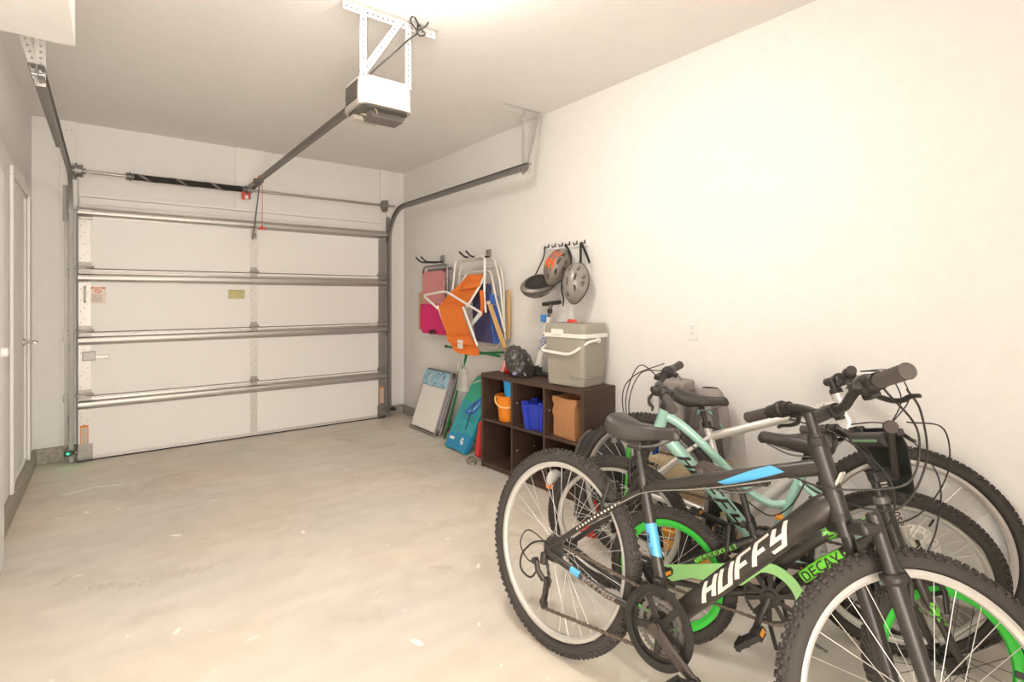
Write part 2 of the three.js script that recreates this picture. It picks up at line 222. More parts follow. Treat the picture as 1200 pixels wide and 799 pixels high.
// ---------- garage door and its hardware ----------
function perfAngle(L, w = .036, t = .0024, pitch = .028) {   // slotted angle iron along +Y, legs along +X and +Z
  const holes = []; for (let y = pitch * .6; y < L - pitch * .4; y += pitch) holes.push(ring(w * .52, y, .0058, 7));
  const plate = extr([[0, 0], [w, 0], [w, L], [0, L]], t, 0, holes); const b = plate.clone(); b.rotateY(-Math.PI / 2); b.translate(t, 0, 0);
  return mg([plate, b]);
}
function perfBar(p, q, hint, w) { return orient(perfAngle(p.distanceTo(q), w), p, q, hint); }
const stickerA = ctex(256, 330, (x, w, h) => { x.fillStyle = '#efe2d6'; x.fillRect(0, 0, w, h); x.fillStyle = '#e8743a'; x.fillRect(0, 0, w, 34); x.fillStyle = '#fff'; x.font = 'bold 26px sans-serif'; x.textAlign = 'center'; x.fillText('WARNING', w / 2, 26); x.strokeStyle = '#d8503a'; x.lineWidth = 12; x.beginPath(); x.ellipse(w / 2, 84, 50, 34, 0, 0, 7); x.stroke(); x.beginPath(); x.moveTo(w / 2 - 36, 62); x.lineTo(w / 2 + 36, 106); x.stroke(); x.fillStyle = '#a58f80'; for (let i = 0; i < 10; i++) { x.fillRect(24, 146 + i * 17, 150 + 50 * Math.abs(Math.sin(i * 2.3)), 6); } x.strokeStyle = '#c8a890'; x.lineWidth = 4; x.strokeRect(2, 2, w - 4, h - 4); });
const stickerB = ctex(256, 150, (x, w, h) => { x.fillStyle = '#d8cf9a'; x.fillRect(0, 0, w, h); x.fillStyle = '#a9a468'; x.fillRect(8, 6, w - 16, 16); x.fillStyle = '#b7ae76'; for (let i = 0; i < 6; i++) { x.fillRect(12, 36 + i * 17, 74, 7); x.fillRect(104, 36 + i * 17, 130, 7); } x.strokeStyle = '#a9a468'; x.lineWidth = 3; x.strokeRect(2, 2, w - 4, h - 4); });
const stickerC = ctex(128, 400, (x, w, h) => { x.fillStyle = '#ded2c6'; x.fillRect(0, 0, w, h); x.strokeStyle = '#e8843a'; x.lineWidth = 14; x.strokeRect(7, 7, w - 14, h - 14); x.fillStyle = '#e8843a'; x.fillRect(0, 0, w, 38); x.fillRect(0, 140, w, 12); x.fillStyle = '#a09084'; for (let i = 0; i < 5; i++) x.fillRect(24, 54 + i * 16, 80, 6); for (let i = 0; i < 13; i++) x.fillRect(24, 166 + i * 16, 60 + 24 * Math.abs(Math.sin(i)), 6); });
const GD = thing('garage_door', 'white insulated sectional garage door with galvanised cross struts', 'garage door', [0, 0, 0]);
{
  const zf = .125, cx = (DX0 + DX1) / 2, W = DX1 - DX0, sh = DH / 4, cm = cx - .02;
  for (let i = 0; i < 4; i++) mesh('door_section', [bx(W, sh - .006, .045, cx, sh * i + sh / 2 + .008, zf - .0225, .004)], mat.panel, GD);
  mesh('bottom_seal', [sweep([V(DX0, .008, zf - .02), V(DX1, .008, zf - .02)], circ(.009, .022, 10))], mat.blackMatte, GD);
  mesh('bottom_retainer', [bx(W, .022, .05, cx, .03, zf - .02, .003)], mat.steelWhite, GD);
  // struts : hat channel
  const prof = [[0, 0], [.012, 0], [.012, .003], [.018, .032], [.026, .046], [.044, .05], [.06, .046], [.067, .034], [.07, .003], [.084, .003], [.084, 0], [.088, 0], [.088, .006], [.073, .008], [.070, .038], [.061, .050], [.044, .0545], [.025, .050], [.015, .034], [.009, .006], [0, .004]];
  const strutYs = [.444, .976, 1.499, 2.043];
  for (const y of strutYs) { const g = sweep([V(DX0 + .005, y, zf), V(DX1 - .005, y, zf)], prof.map(([a, b]) => [a - .01, b]), { hint: V(0, 0, 1), fixed: true, crease: .6 }); mesh('strut', g, mat.steel, GD); }
  // stiles
  const stile = (x, w, m) => { for (let i = 0; i < 4; i++) { const s = mesh('stile', [bx(w, sh - .05, .003, x, sh * i + sh / 2 + (i ? .01 : .02), zf + .0015)], m, GD); const dots = []; for (let k = 0; k < 13; k++) { const yy = sh * i + .09 + k * .031; if ((k * 7 + i * 3) % 5 === 0) continue; dots.push(cyl(V(x + (k % 3 - 1) * w * .27, yy, zf + .003), V(x + (k % 3 - 1) * w * .27, yy, zf + .0042), .0042, .0042, 6)); } mesh('rivets', dots, mat.darkSteel, s); } };
  stile(DX0 + .045, .085, mat.steelWhite); stile(DX1 - .045, .085, mat.steelDull); stile(cm, .062, mat.steelWhite);
  // hinges between sections with rollers at the ends
  for (let i = 1; i < 4; i++) for (const [x, w] of [[DX0 + .05, .1], [cm, .07], [DX1 - .05, .1]]) {
    const y = sh * i + .008; mesh('hinge', [bx(w * .85, .045, .004, x, y + .032, zf + .006, .001), bx(w * .85, .045, .004, x, y - .022, zf + .006, .001), cyl(V(x - w * .55, y + .012, zf + .016), V(x + w * .6, y + .012, zf + .016), .0095, .0095, 12), bx(w, .01, .02, x, y + .024, zf + .016, .002)], mat.steelDull, GD);
  }
  for (const [x, s] of [[DX0 - .02, 1], [DX1 + .02, -1]]) for (let i = 0; i < 5; i++) { const y = i ? sh * i - (i === 4 ? .045 : -.012) : .09; mesh('roller', [cyl(V(x + s * .08, y, zf + .02), V(x - s * .03, y, zf + .02), .0055, .0055, 8), cyl(V(x - s * .012, y, zf + .02), V(x - s * .036, y, zf + .02), .021, .021, 14)], mat.steel, GD); }
  for (const x of [DX0 + .055, DX1 - .05]) mesh('top_bracket', [bx(.085, .012, .06, x, 2.085, zf + .03, .003), bx(.085, .03, .02, x, 2.058, zf + .02, .006), bx(.085, .025, .02, x, 2.025, zf + .02, .006)], mat.steel, GD);
  for (const [x, q] of [[DX0 - .005, 1], [DX1, -1]]) mesh('lift_cable', [cyl(V(x + q * .012, 2.34, zf + .04), V(x + q * .008, .06, zf + .016), .0018, .0018, 5)], mat.darkSteel, GD);
  // bottom corner brackets, handle, lock, labels
  for (const x of [DX0 + .05, DX1 - .05]) mesh('corner_bracket', [bx(.1, .12, .004, x, .085, zf + .006, .001), bx(.1, .006, .045, x, .026, zf + .024, .001), ...[[-.028, .05], [.03, .05], [0, .1], [-.03, .11]].map(([a, b]) => cyl(V(x + a, b, zf + .007), V(x + a, b, zf + .0095), .0075, .0075, 8))], mat.steelDull, GD);
  mesh('pull_handle', [bent([V(DX0 + .05, 1.325, zf), V(DX0 + .05, 1.335, zf + .03), V(DX0 + .05, 1.445, zf + .03), V(DX0 + .05, 1.455, zf)], .008, .02), bx(.02, .02, .004, DX0 + .05, 1.318, zf + .003), bx(.02, .02, .004, DX0 + .05, 1.462, zf + .003)], mat.steelWhite, GD);
  const lk = mesh('slide_lock', [bx(.085, .075, .022, DX0 + .075, .876, zf + .012, .004)], mat.steelDull, GD); mesh('latch_bar', [bx(.1, .02, .006, DX0 + .155, .865, zf + .016, .001), bx(.014, .022, .03, DX0 + .198, .865, zf + .018, .002)], mat.steel, lk);
  const lab = (name, w, h, x, y, tex, z = .0012) => mesh(name, new THREE.PlaneGeometry(w, h).translate(x, y, zf + z), P([1, 1, 1], .7, 0, { map: tex }), GD);
  lab('warning_label', .105, .135, -.068, 1.385, stickerA); lab('rating_label', .145, .085, .985, 1.395, stickerB); lab('spring_label', .052, .19, DX0 + .045, .205, stickerC, .0062); lab('spring_label', .052, .19, DX1 - .05, .26, stickerC, .0062);
  // opener arm bracket on the centre stile
  mesh('arm_bracket', [bx(.05, .14, .004, cm, 2.02, zf + .008, .001), bx(.004, .06, .04, cm - .012, 1.97, zf + .028), bx(.004, .06, .04, cm + .012, 1.97, zf + .028), cyl(V(cm - .02, 1.97, zf + .035), V(cm + .02, 1.97, zf + .035), .006)], mat.steel, GD);
}
function doorTrack(x, s, name, label) {    // s = +1 : door lies towards +x
  const t = thing(name, label, 'door track', [x, 0, 0], 0); const zt = .147, yt = 2.36, R = .36, zEnd = ZB - 3.13;
  const prof = [[-.026, .026], [-.026, 0], [.026, 0], [.026, .026], [.023, .026], [.023, .003], [-.023, .003], [-.023, .026]].map(([a, b]) => [a, b]);
  const hint = V(s, 0, 0);
  mesh('vertical_track', sweep([V(0, .02, zt), V(0, 2.0, zt)], prof, { hint, fixed: true, crease: .5 }), mat.track, t);
  const pts = [V(0, 2.0, zt)]; for (let i = 1; i <= 14; i++) { const a = i / 14 * Math.PI / 2; pts.push(V(0, 2.0 + R * Math.sin(a), zt + R * (1 - Math.cos(a)))); } pts.push(V(0, yt + .012, zEnd));
  mesh('curved_track', sweep(pts, prof, { hint, fixed: true, crease: .5 }), mat.track, t);
  mesh('track_angle', [bx(.003, .032, zEnd - 1.0, -s * .003, yt + .022, (zEnd + 1.0) / 2), bx(.03, .003, zEnd - 1.0, -s * .017, yt + .037, (zEnd + 1.0) / 2)], mat.track, t);
  mesh('wall_angle', [bx(.003, 2.1, .06, -s * .004, 1.08, zt - .06), bx(.034, 2.1, .003, -s * .02, 1.08, .026)], mat.steelDull, t);
  mesh('flag_bracket', [extr([[0, 0], [.1, 0], [.1, .03], [.045, .2], [.045, .3], [0, .3]], .003).rotateY(-Math.PI / 2).translate(-s * .006, 2.0, .03), bx(.045, .3, .003, -s * .025, 2.15, .0275)], mat.track, t);
  for (const y of [.35, .95, 1.55]) mesh('jamb_bracket', [bx(.004, .05, .12, -s * .008, y, zt - .055), cyl(V(-s * .012, y, zt - .02), V(-s * .004, y, zt - .02), .008, .008, 6)], mat.steelDull, t);
  const zb = zEnd - .1;
  mesh('hanger', perfBar(V(-s * .012, yt - .03, zb), V(-s * .012, H - .004, zb), V(0, 0, 1)), mat.steelWhite, t);
  mesh('hanger', perfBar(V(-s * .012, yt - .02, zb + .03), V(s * -.15, H - .01, zb + .03), V(0, 0, 1)), mat.steelWhite, t);
  mesh('ceiling_angle', perfBar(V(s * .17, H - .001, zb), V(-s * .17, H - .001, zb), V(0, 0, 1)), mat.steelWhite, t);
  for (const dz of [.012, .06]) mesh('bolt', [cyl(V(s * -.02, yt + .004, zb + dz), V(s * .022, yt + .004, zb + dz), .007, .007, 6)], mat.chrome, t);
  return t;
}
doorTrack(DX0 - .05, 1, 'door_track', 'galvanised door track beside the lever-handled side door');
doorTrack(DX1 + .05, -1, 'door_track', 'galvanised door track curving along the long bright wall');
{ // torsion spring shaft
  const y = 2.415, z = .12; const t = thing('torsion_spring', 'black torsion spring on a steel shaft above the garage door', 'spring', [0, y, z]);
  mesh('shaft', [cyl(V(-.235, 0, 0), V(2.63, 0, 0), .0127, .0127, 16)], mat.steel, t);
  const coil = []; const n = 76, x0 = .17, x1 = 1.05; for (let i = 0; i <= n * 8; i++) { const a = i / 8 * Math.PI * 2; coil.push(V(x0 + (x1 - x0) * i / (n * 8), Math.cos(a) * .024, Math.sin(a) * .024)); }
  const sc = mesh('spring_coil', tube(coil, .0056, 5, { hint: V(1, 0, 0), fixed: true }), P([.05, .045, .042], .45, .5), t); mesh('coil_core', [cyl(V(x0, 0, 0), V(x1, 0, 0), .0215, .0215, 16)], mat.black, sc);
  const stripe = []; for (let i = 0; i <= 90; i++) { const a = i / 90 * 6.2 * Math.PI; stripe.push(V(x0 + .01 + (x1 - x0 - .02) * i / 90, Math.cos(a) * .0292, Math.sin(a) * .0292)); }
  mesh('paint_stripe', sweep(stripe, [[-.0008, -.008], [.0008, -.008], [.0008, .008], [-.0008, .008]], { hint: V(1, 0, 0), fixed: true }), P([.26, .235, .215], .6), sc);
  for (const x of [.155, 1.065]) mesh('spring_cone', [cyl(V(x - .03, 0, 0), V(x + .03, 0, 0), .03, .027, 18), ...[0, 1, 2, 3].map(k => cyl(V(x, 0, 0), V(x, Math.cos(k * 1.57) * .04, Math.sin(k * 1.57) * .04), .006, .006, 6))], mat.darkSteel, t);
  mesh('centre_bracket', [bx(.006, .13, .1, 1.1, -.01, -.05, .001), bx(.06, .13, .005, 1.1, -.01, -.095), cyl(V(1.085, 0, 0), V(1.12, 0, 0), .032, .032, 18)], mat.steelDull, t);
  mesh('warning_tag', [bx(.03, .075, .003, 1.04, -.065, .03), bx(.014, .06, .003, 1.09, -.06, .035)], mat.red, t); mesh('tag_paper', [bx(.03, .035, .0015, 1.068, -.075, .033)], mat.white, t);
  for (const [x, s] of [[DX0 - .005, 1], [DX1 + .0, -1]]) {
    mesh('end_plate', [bx(.004, .12, .12, x - s * .025, 0, -.045), bx(.06, .12, .004, x - s * .03, 0, -.1), cyl(V(x - s * .03, 0, 0), V(x - s * .015, 0, 0), .03, .03, 16)], mat.steelDull, t);
    mesh('cable_drum', [cyl(V(x - s * .01, 0, 0), V(x + s * .004, 0, 0), .062, .062, 24), cyl(V(x + s * .004, 0, 0), V(x + s * .034, 0, 0), .05, .05, 24), cyl(V(x + s * .034, 0, 0), V(x + s * .042, 0, 0), .058, .05, 24), cyl(V(x + s * .042, 0, 0), V(x + s * .06, 0, 0), .024, .024, 12)], mat.steelDull, t);
  }
}
{ // safety sensors
  for (const [x, s, c, lb] of [[DX0 - .055, 1, [.0, .8, .25], 'small black door sensor with a green light'], [DX1 + .06, -1, [.02, .02, .02], 'small black door sensor with a cable near the folded lounger']]) {
    const t = thing('safety_sensor', lb, 'sensor', [x, .1, .19]);
    mesh('bracket', [bx(.004, .05, .05, -s * .02, 0, -.02), bx(.045, .05, .004, 0, 0, .0)], mat.darkSteel, t);
    mesh('housing', [bx(.05, .038, .03, 0, 0, .018, .006), cyl(V(s * .02, 0, .018), V(s * .042, 0, .018), .016, .014, 14)], mat.black, t);
    if (s > 0) { const gm = P([.01, .3, .1], .4); gm.emissive = new THREE.Color(.02, 1, .35); gm.emissiveIntensity = 1.6; mesh('indicator_light', [sph(.0085, .0, .004, .036, 1, 1, .7)], gm, t); const pl = new THREE.PointLight(new THREE.Color(.1, 1, .4), .004, 1); pl.position.set(0, .004, .05); t.add(pl); }
    else mesh('sensor_wire', [cable([V(.02, .015, .01), V(.06, .035, -.06), V(.12, .045, -.12), V(.2, .03, -.16)], .004)], mat.white, t);
  }
}
{ // opener
  const t = thing('garage_door_opener', 'white and grey garage door opener hung from slotted steel straps', 'garage opener', [1.165, 2.36, ZB - 2.715]);
  // local : motor housing centred on x=z=0, bottom y=0, height .14
  const W = .29, D = .27; const side = rrect(W, D, .055, 6);
  const hp = (w, d, r, h, b) => extr(rrect(w, d, r, 6), h, b).rotateX(-Math.PI / 2);
  mesh('housing', [hp(W - .006, D - .006, .052, .118, .003).translate(0, .022, 0), hp(W - .07, D - .08, .03, .008, .004).translate(0, .138, 0)], mat.white, t);
  mesh('base_tray', [hp(W + .004, D + .004, .056, .022, .002).translate(0, 0, 0)], P([.5, .46, .42], .5), t);
  const gr = mesh('side_grille', [bx(.004, .098, D * .62, -W / 2 - .001, .08, .0, .001)], P([.11, .1, .092], .55), t);
  mesh('grille_ribs', Array.from({ length: 9 }, (_, i) => bx(.004, .004, D * .58, -W / 2 - .0035, .04 + i * .01, 0)), P([.2, .185, .17], .5), gr);
  for (const a of [-W / 2 + .075, W / 2 - .05]) mesh('panel_seam', [bx(.002, .11, .0012, a, .08, D / 2 + .0005)], P([.45, .43, .4], .6), t);
  mesh('underside', [hp(W - .03, D - .03, .045, .012, .002).translate(0, -.01, 0)], P([.1, .09, .082], .45), t);
  mesh('light_lens', [extr([[-.1, 0], [.1, 0], [.085, -.03], [-.085, -.03]], .11, .004).translate(.03, -.008, -.045)], P([.16, .145, .13], .3), t);
  mesh('front_lens', [extr([[-.08, 0], [.08, 0], [.065, -.02], [-.065, -.02]], .06, .004).translate(-.04, -.008, -.11)], P([.55, .5, .45], .3), t);
  mesh('antenna_wire', [cable([V(-.09, -.01, -.02), V(-.055, -.024, .02), V(-.035, -.03, .05), V(-.04, -.02, .085), V(-.06, -.012, .1)], .0028)], P([.8, .72, .5], .6), t);
  mesh('top_cap', [bx(.06, .015, .04, .04, .152, .06, .004), bx(.1, .008, .03, .02, .148, .1, .003)], mat.white, t);
  // rail towards the door; rail at world y 2.455 -> local .095
  const zr = -(ZB - 2.715) + .36; const yr = .1, xr = -.045;
  mesh('rail', sweep([V(xr, yr, -.1), V(xr, yr, zr)], [[-.02, -.016], [-.02, .016], [.012, .016], [.012, .005], [.02, .005], [.02, -.005], [.012, -.005], [.012, -.016]], { hint: V(1, 0, 0), fixed: true, crease: .5 }), P([.22, .2, .185], .42, .75), t);
  mesh('rail_chain', [bx(.008, .006, -zr - .14, xr - .006, yr + .026, (zr - .1) / 2)], mat.chrome, t);
  mesh('rail_end_pulley', [bx(.045, .05, .07, xr, yr, zr - .02, .006), cyl(V(xr, yr - .02, zr - .03), V(xr, yr + .03, zr - .03), .028, .028, 18)], mat.darkSteel, t);
  mesh('header_bracket', [bx(.004, .05, .34, xr - .02, yr - .01, zr - .18), bx(.004, .05, .34, xr + .02, yr - .01, zr - .18), bx(.08, .14, .004, xr, yr, zr - .355)], mat.steelDull, t);
  const tr = mesh('trolley', [bx(.05, .045, .11, xr, yr - .01, zr + .1, .006), bx(.03, .03, .05, xr, yr - .035, zr + .1, .004)], mat.darkSteel, t); mesh('trolley_latch', [bx(.042, .06, .032, xr, yr + .0, zr + .135, .004)], P([.9, .3, .05], .5), tr);
  mesh('arm', [orient(bx(.032, .36, .005, 0, .18, 0), V(xr, yr - .05, zr + .09), V(xr - .01, yr - .5, zr - .12), V(1, 0, 0)), orient(bx(.032, .2, .005, 0, .1, 0), V(xr - .004, yr - .36, zr - .05), V(xr - .01, yr - .52, zr - .14), V(1, 0, 0))], mat.darkSteel, t);
  const rp = mesh('release_rope', [cable([V(xr + .02, yr - .05, zr + .1), V(xr + .022, yr - .25, zr + .1), V(xr + .02, yr - .44, zr + .1)], .0026)], mat.red, t); mesh('release_handle', [bx(.07, .012, .018, xr + .02, yr - .455, zr + .1, .005), bx(.018, .03, .014, xr + .02, yr - .44, zr + .1, .005)], mat.red, rp);
  // straps
  const top = H - 2.36 - .004; const zs = .13;
  const strapM = P([.62, .6, .575], .5, .3);
  mesh('ceiling_angle', perfBar(V(-.24, top, zs), V(.28, top, zs), V(0, 0, 1), .04), strapM, t);
  mesh('hanger_strap', perfBar(V(-.115, .12, zs + .005), V(-.115, top - .005, zs + .005), V(0, 0, -1), .038), strapM, t);
  mesh('hanger_strap', perfBar(V(.135, .12, zs + .005), V(.135, top - .005, zs + .005), V(0, 0, -1), .038), strapM, t);
  mesh('diagonal_strap', perfBar(V(-.125, .13, zs + .012), V(.09, top - .01, zs + .012), V(0, 0, -1), .036), strapM, t);
  mesh('power_cord', [cable([V(-.095, .14, .08), V(-.07, .18, .11), V(.02, .28, .16), V(.1, .37, .17), V(.15, .42, .17), V(.16, .47, .16), V(.19, .48, .15)], .0045, 40), cable([V(.15, .43, .17), V(.1, .46, .19), V(.11, .485, .2), V(.16, .45, .18), V(.19, .42, .18), V(.155, .405, .18), V(.14, .43, .175)], .0045, 40), cable([V(.15, .43, .17), V(.185, .455, .19), V(.2, .48, .2)], .0045, 12)], mat.black, t);
}
// ---------- bicycles ----------
const bm = {
  blackFrame: P([.03, .026, .023], .38, .1, { clearcoat: .15, clearcoatRoughness: .3 }),
  blackPart: P([.03, .026, .023], .42, .15), saddle: P([.045, .038, .034], .42), grip: P([.075, .063, .056], .8),
  mint: P([.36, .62, .53], .3, .05, { clearcoat: .6, clearcoatRoughness: .2 }), silverFrame: P([.74, .72, .69], .3, .35, { clearcoat: .5 }),
  green: P([.05, .62, .06], .4), guardGreen: P([.3, .6, .22], .4), greyRim: P([.34, .32, .3], .42, .6), orange: P([.9, .38, .04], .35), chain: P([.17, .14, .115], .45, .75),
  plate: P([.018, .017, .016], .35), pad: P([.05, .045, .042], .6), blueInk: P([.06, .38, .72], .45), ink: P([.8, .78, .75], .5), rotor: P([.6, .58, .55], .3, .9)
};
function letters(x, str, x0, y0, hgt, lw, shift, wid, pitch, col) {     // slanted block capitals
  const G = { H: [[[0, 0], [0, 1]], [[1, 0], [1, 1]], [[0, .5], [1, .5]]], U: [[[0, 0], [0, 1], [1, 1], [1, 0]]], F: [[[1.08, 0], [0, 0], [0, 1]], [[0, .52], [.9, .52]]], Y: [[[0, 0], [0, .54], [1, .54]], [[1, 0], [1, 1], [.02, 1]]] };
  x.save(); x.strokeStyle = col; x.lineWidth = lw; x.lineJoin = 'miter'; let cx = x0;
  for (const ch of str) { for (const st of G[ch]) { x.beginPath(); st.forEach(([a, b], i) => { const px = cx + a * wid + (1 - b) * shift, py = y0 + b * hgt; i ? x.lineTo(px, py) : x.moveTo(px, py); }); x.stroke(); } cx += pitch; }
  x.restore(); return cx;
}
const speck = (x, w, h, n, col, a = .5) => { x.fillStyle = col; for (let i = 0; i < n; i++) { x.globalAlpha = a * rnd(); x.fillRect(rnd() * w, rnd() * h, 1 + rnd() * 3, 1 + rnd() * 2); } x.globalAlpha = 1; };
const decal = (base, w, h, draw, extra = {}) => P([1, 1, 1], extra.rough ?? .36, extra.metal ?? .05, { map: ctex(w, h, (x) => { x.fillStyle = base; x.fillRect(0, 0, w, h); draw(x, w, h); speck(x, w, h, 300, '#8a7c70', .25); }), clearcoat: .15, clearcoatRoughness: .3 });
const BLK = '#322d28', MINT = '#a2cfc0';   // sRGB of the frame paints
const inkH = decal(BLK, 1024, 512, (x, w, h) => { letters(x, 'HUFFY', 236, 192, 118, 25, 74, 66, 108, '#ddd4ca'); });
const inkHm = decal(MINT, 1024, 512, (x, w, h) => { letters(x, 'HUFFY', 200, 180, 135, 26, 60, 74, 118, '#2c2724'); }, { metal: .05, rough: .3 });
const inkTop = decal(BLK, 1024, 128, (x, w, h) => { x.fillStyle = '#4fa6dc'; x.beginPath(); x.moveTo(500, 74); x.lineTo(790, 40); x.lineTo(860, 66); x.lineTo(540, 92); x.fill(); });
const inkSeat = decal(BLK, 512, 256, (x, w, h) => { x.fillStyle = '#56acdf'; x.beginPath(); x.moveTo(238, 40); x.lineTo(330, 60); x.lineTo(330, 216); x.lineTo(210, 196); x.fill(); x.save(); x.translate(300, 125); x.rotate(-Math.PI / 2); x.fillStyle = '#26221f'; x.textAlign = 'center'; x.font = 'bold italic 50px sans-serif'; x.fillText('R', 4, 0); x.font = 'italic 30px sans-serif'; x.fillText('29', 4, -52); x.restore(); });
const inkStay = decal(BLK, 512, 64, (x, w, h) => { x.fillStyle = '#56acdf'; x.fillRect(130, 14, 46, 36); x.fillStyle = '#8f867d'; x.font = 'bold italic 26px sans-serif'; x.fillText('ROCK CREEK', 190, 42); });
const inkDots = decal(BLK, 512, 64, (x, w, h) => { x.fillStyle = '#d8d2ca'; for (let i = 0; i < 14; i++) { x.beginPath(); x.arc(190 + i * 17, 32, 4.5, 0, 7); x.fill(); } });
const inkB1 = decal(BLK, 512, 128, (x, w, h) => { x.fillStyle = '#76dc3a'; x.font = 'bold 44px monospace'; x.fillText('MESSEXEII', 190, 80); });
const inkB2 = decal(BLK, 512, 192, (x, w, h) => { x.fillStyle = '#76dc3a'; x.fillRect(130, 58, 200, 74); for (let i = 0; i < 60; i++) x.fillRect(120 + rnd() * 250, 44 + rnd() * 100, 4 + rnd() * 22, 3 + rnd() * 6); x.fillStyle = '#262320'; x.font = 'bold 62px monospace'; x.fillText('DECAY', 134, 118); });
const inkB3 = decal(BLK, 512, 192, (x, w, h) => { x.fillStyle = '#6fd838'; for (let i = 0; i < 70; i++) x.fillRect(300 + rnd() * 160, 40 + rnd() * 90, 4 + rnd() * 26, 3 + rnd() * 8); x.fillRect(320, 60, 110, 40); x.fillStyle = '#d9e8df'; for (let i = 0; i < 16; i++) x.fillRect(300 + rnd() * 160, 50 + rnd() * 40, 3 + rnd() * 18, 3); });
const inkD = decal('#d9d4cd', 1024, 128, (x, w, h) => { x.fillStyle = '#8c857d'; x.font = 'bold 50px sans-serif'; x.fillText('MONGOOSE', 640, 80); }, { metal: .3, rough: .3 });
const inkFork = decal('#cfcac3', 512, 128, (x, w, h) => { x.fillStyle = '#3a3530'; x.font = 'bold 58px sans-serif'; x.fillText('mongoose', 70, 82); }, { metal: .3, rough: .35 });
const inkForkB = decal(BLK, 512, 128, (x, w, h) => { x.fillStyle = '#6fd838'; for (let i = 0; i < 40; i++) x.fillRect(180 + rnd() * 120, 20 + rnd() * 90, 4 + rnd() * 20, 4 + rnd() * 9); });

function tireGeo(R, tw, th, kh, style) {
  const rc = R - kh - th, pts = []; for (let i = 0; i <= 22; i++) { const a = (-128 + 256 * i / 22) * Math.PI / 180; pts.push([rc + th * Math.cos(a), tw * Math.sin(a)]); } pts.push(pts[0].slice());
  const L = [lathe(pts, 96).rotateX(Math.PI / 2)]; const rows = style === 'knobby' ? [[0, .0085, .0075, 104], [20, .0085, .007, 104], [-20, .0085, .007, 104], [41, .009, .0075, 88], [-41, .009, .0075, 88], [62, .008, .006, 88], [-62, .008, .006, 88]] : [[7, .016, .006, 56], [-7, .016, .006, 56], [28, .02, .006, 56], [-28, .02, .006, 56], [50, .017, .006, 56], [-50, .017, .006, 56]];
  const K = []; rows.forEach(([deg, l, w, n], ri) => { const a = deg * Math.PI / 180; for (let k = 0; k < n; k++) { const t = (k + (ri % 2 ? .5 : 0)) / n * Math.PI * 2; const g = new THREE.BoxGeometry(kh * 2.1, l, w); if (style !== 'knobby') g.rotateX(Math.sign(deg) * .6); g.translate(th, 0, 0); const r0 = rc; g.rotateY(-a); g.scale(1, 1, tw / th); g.translate(r0, 0, 0); g.rotateZ(t); K.push(g); } });
  return [mg(L), mg(K)];
}
const tireCache = {};
function wheel(parent, name, o) {      // axis along Z, centre at origin
  const { R, tw = .026, th = .025, kh = .0055, rimH = .022, rim = mat.alloy, sp = mat.spoke, n = 32, style = 'knobby', hubM = bm.blackPart, rotor = 0 } = o; const g = grp(name, parent);
  const key = [R, tw, th, style].join(); const [tg, kg] = tireCache[key] || (tireCache[key] = tireGeo(R, tw, th, kh, style));
  mesh('tire', tg, mat.rubber, g); mesh('tread', kg, mat.rubberTread, g);
  const ro = R - kh - th * 1.72, ri = ro - rimH, h = .0135; const rp = [[ro - .004, -h * .8], [ro, -h], [ro, -h * .7], [ro - .002, -h * .6], [ro - .002, h * .6], [ro, h * .7], [ro, h], [ro - rimH * .55, h], [ri, h * .45], [ri, -h * .45], [ro - rimH * .55, -h], [ro - .004, -h]];
  mesh('rim', toCreasedNormals(lathe(rp, 96).rotateX(Math.PI / 2), .5), rim, g);
  mesh('hub', [cyl(V(0, 0, -.034), V(0, 0, .034), .013), cyl(V(0, 0, -.031), V(0, 0, -.027), .026, .026, 20), cyl(V(0, 0, .027), V(0, 0, .031), .026, .026, 20), cyl(V(0, 0, -.07), V(0, 0, .07), .0055), cyl(V(0, 0, .055), V(0, 0, .064), .009, .009, 6), cyl(V(0, 0, -.064), V(0, 0, -.055), .009, .009, 6)], hubM, g);
  const base = [0, 1, 2, 3].map(k => { const s = k < 2 ? 1 : -1, d = k % 2 ? 1 : -1; const a0 = d * 1.25, off = (k < 2 ? 0 : .5) * Math.PI * 2 / (n / 2); return cyl(V(.023 * Math.cos(a0 + off), .023 * Math.sin(a0 + off), s * .029), V(ri * Math.cos(off + d * .1), ri * Math.sin(off + d * .1), s * .004), .00125, .00125, 5); });
  for (let k = 0; k < n / 4; k++) for (let j = 0; j < 4; j++) { const m = mesh('spoke', base[j], sp, g); m.rotation.z = k * Math.PI * 2 / (n / 4) + (j % 2 ? .2 : 0); }
  mesh('valve', [cyl(V(0, ri, 0), V(0, ri - .035, 0), .004, .0035, 6)], mat.blackMatte, g);
  if (rotor) { const holes = []; for (let i = 0; i < 24; i++) { const a = i / 24 * Math.PI * 2; holes.push(ring(.071 * Math.cos(a), .071 * Math.sin(a), .0042, 6)); } for (let i = 0; i < 6; i++) { const a = i / 6 * 6.283; holes.push(ring(.043 * Math.cos(a), .043 * Math.sin(a), .0135, 8)); } mesh('brake_rotor', [extr(ring(0, 0, .082, 48), .002, 0, holes).translate(0, 0, rotor)], bm.rotor, g); }
  return g;
}
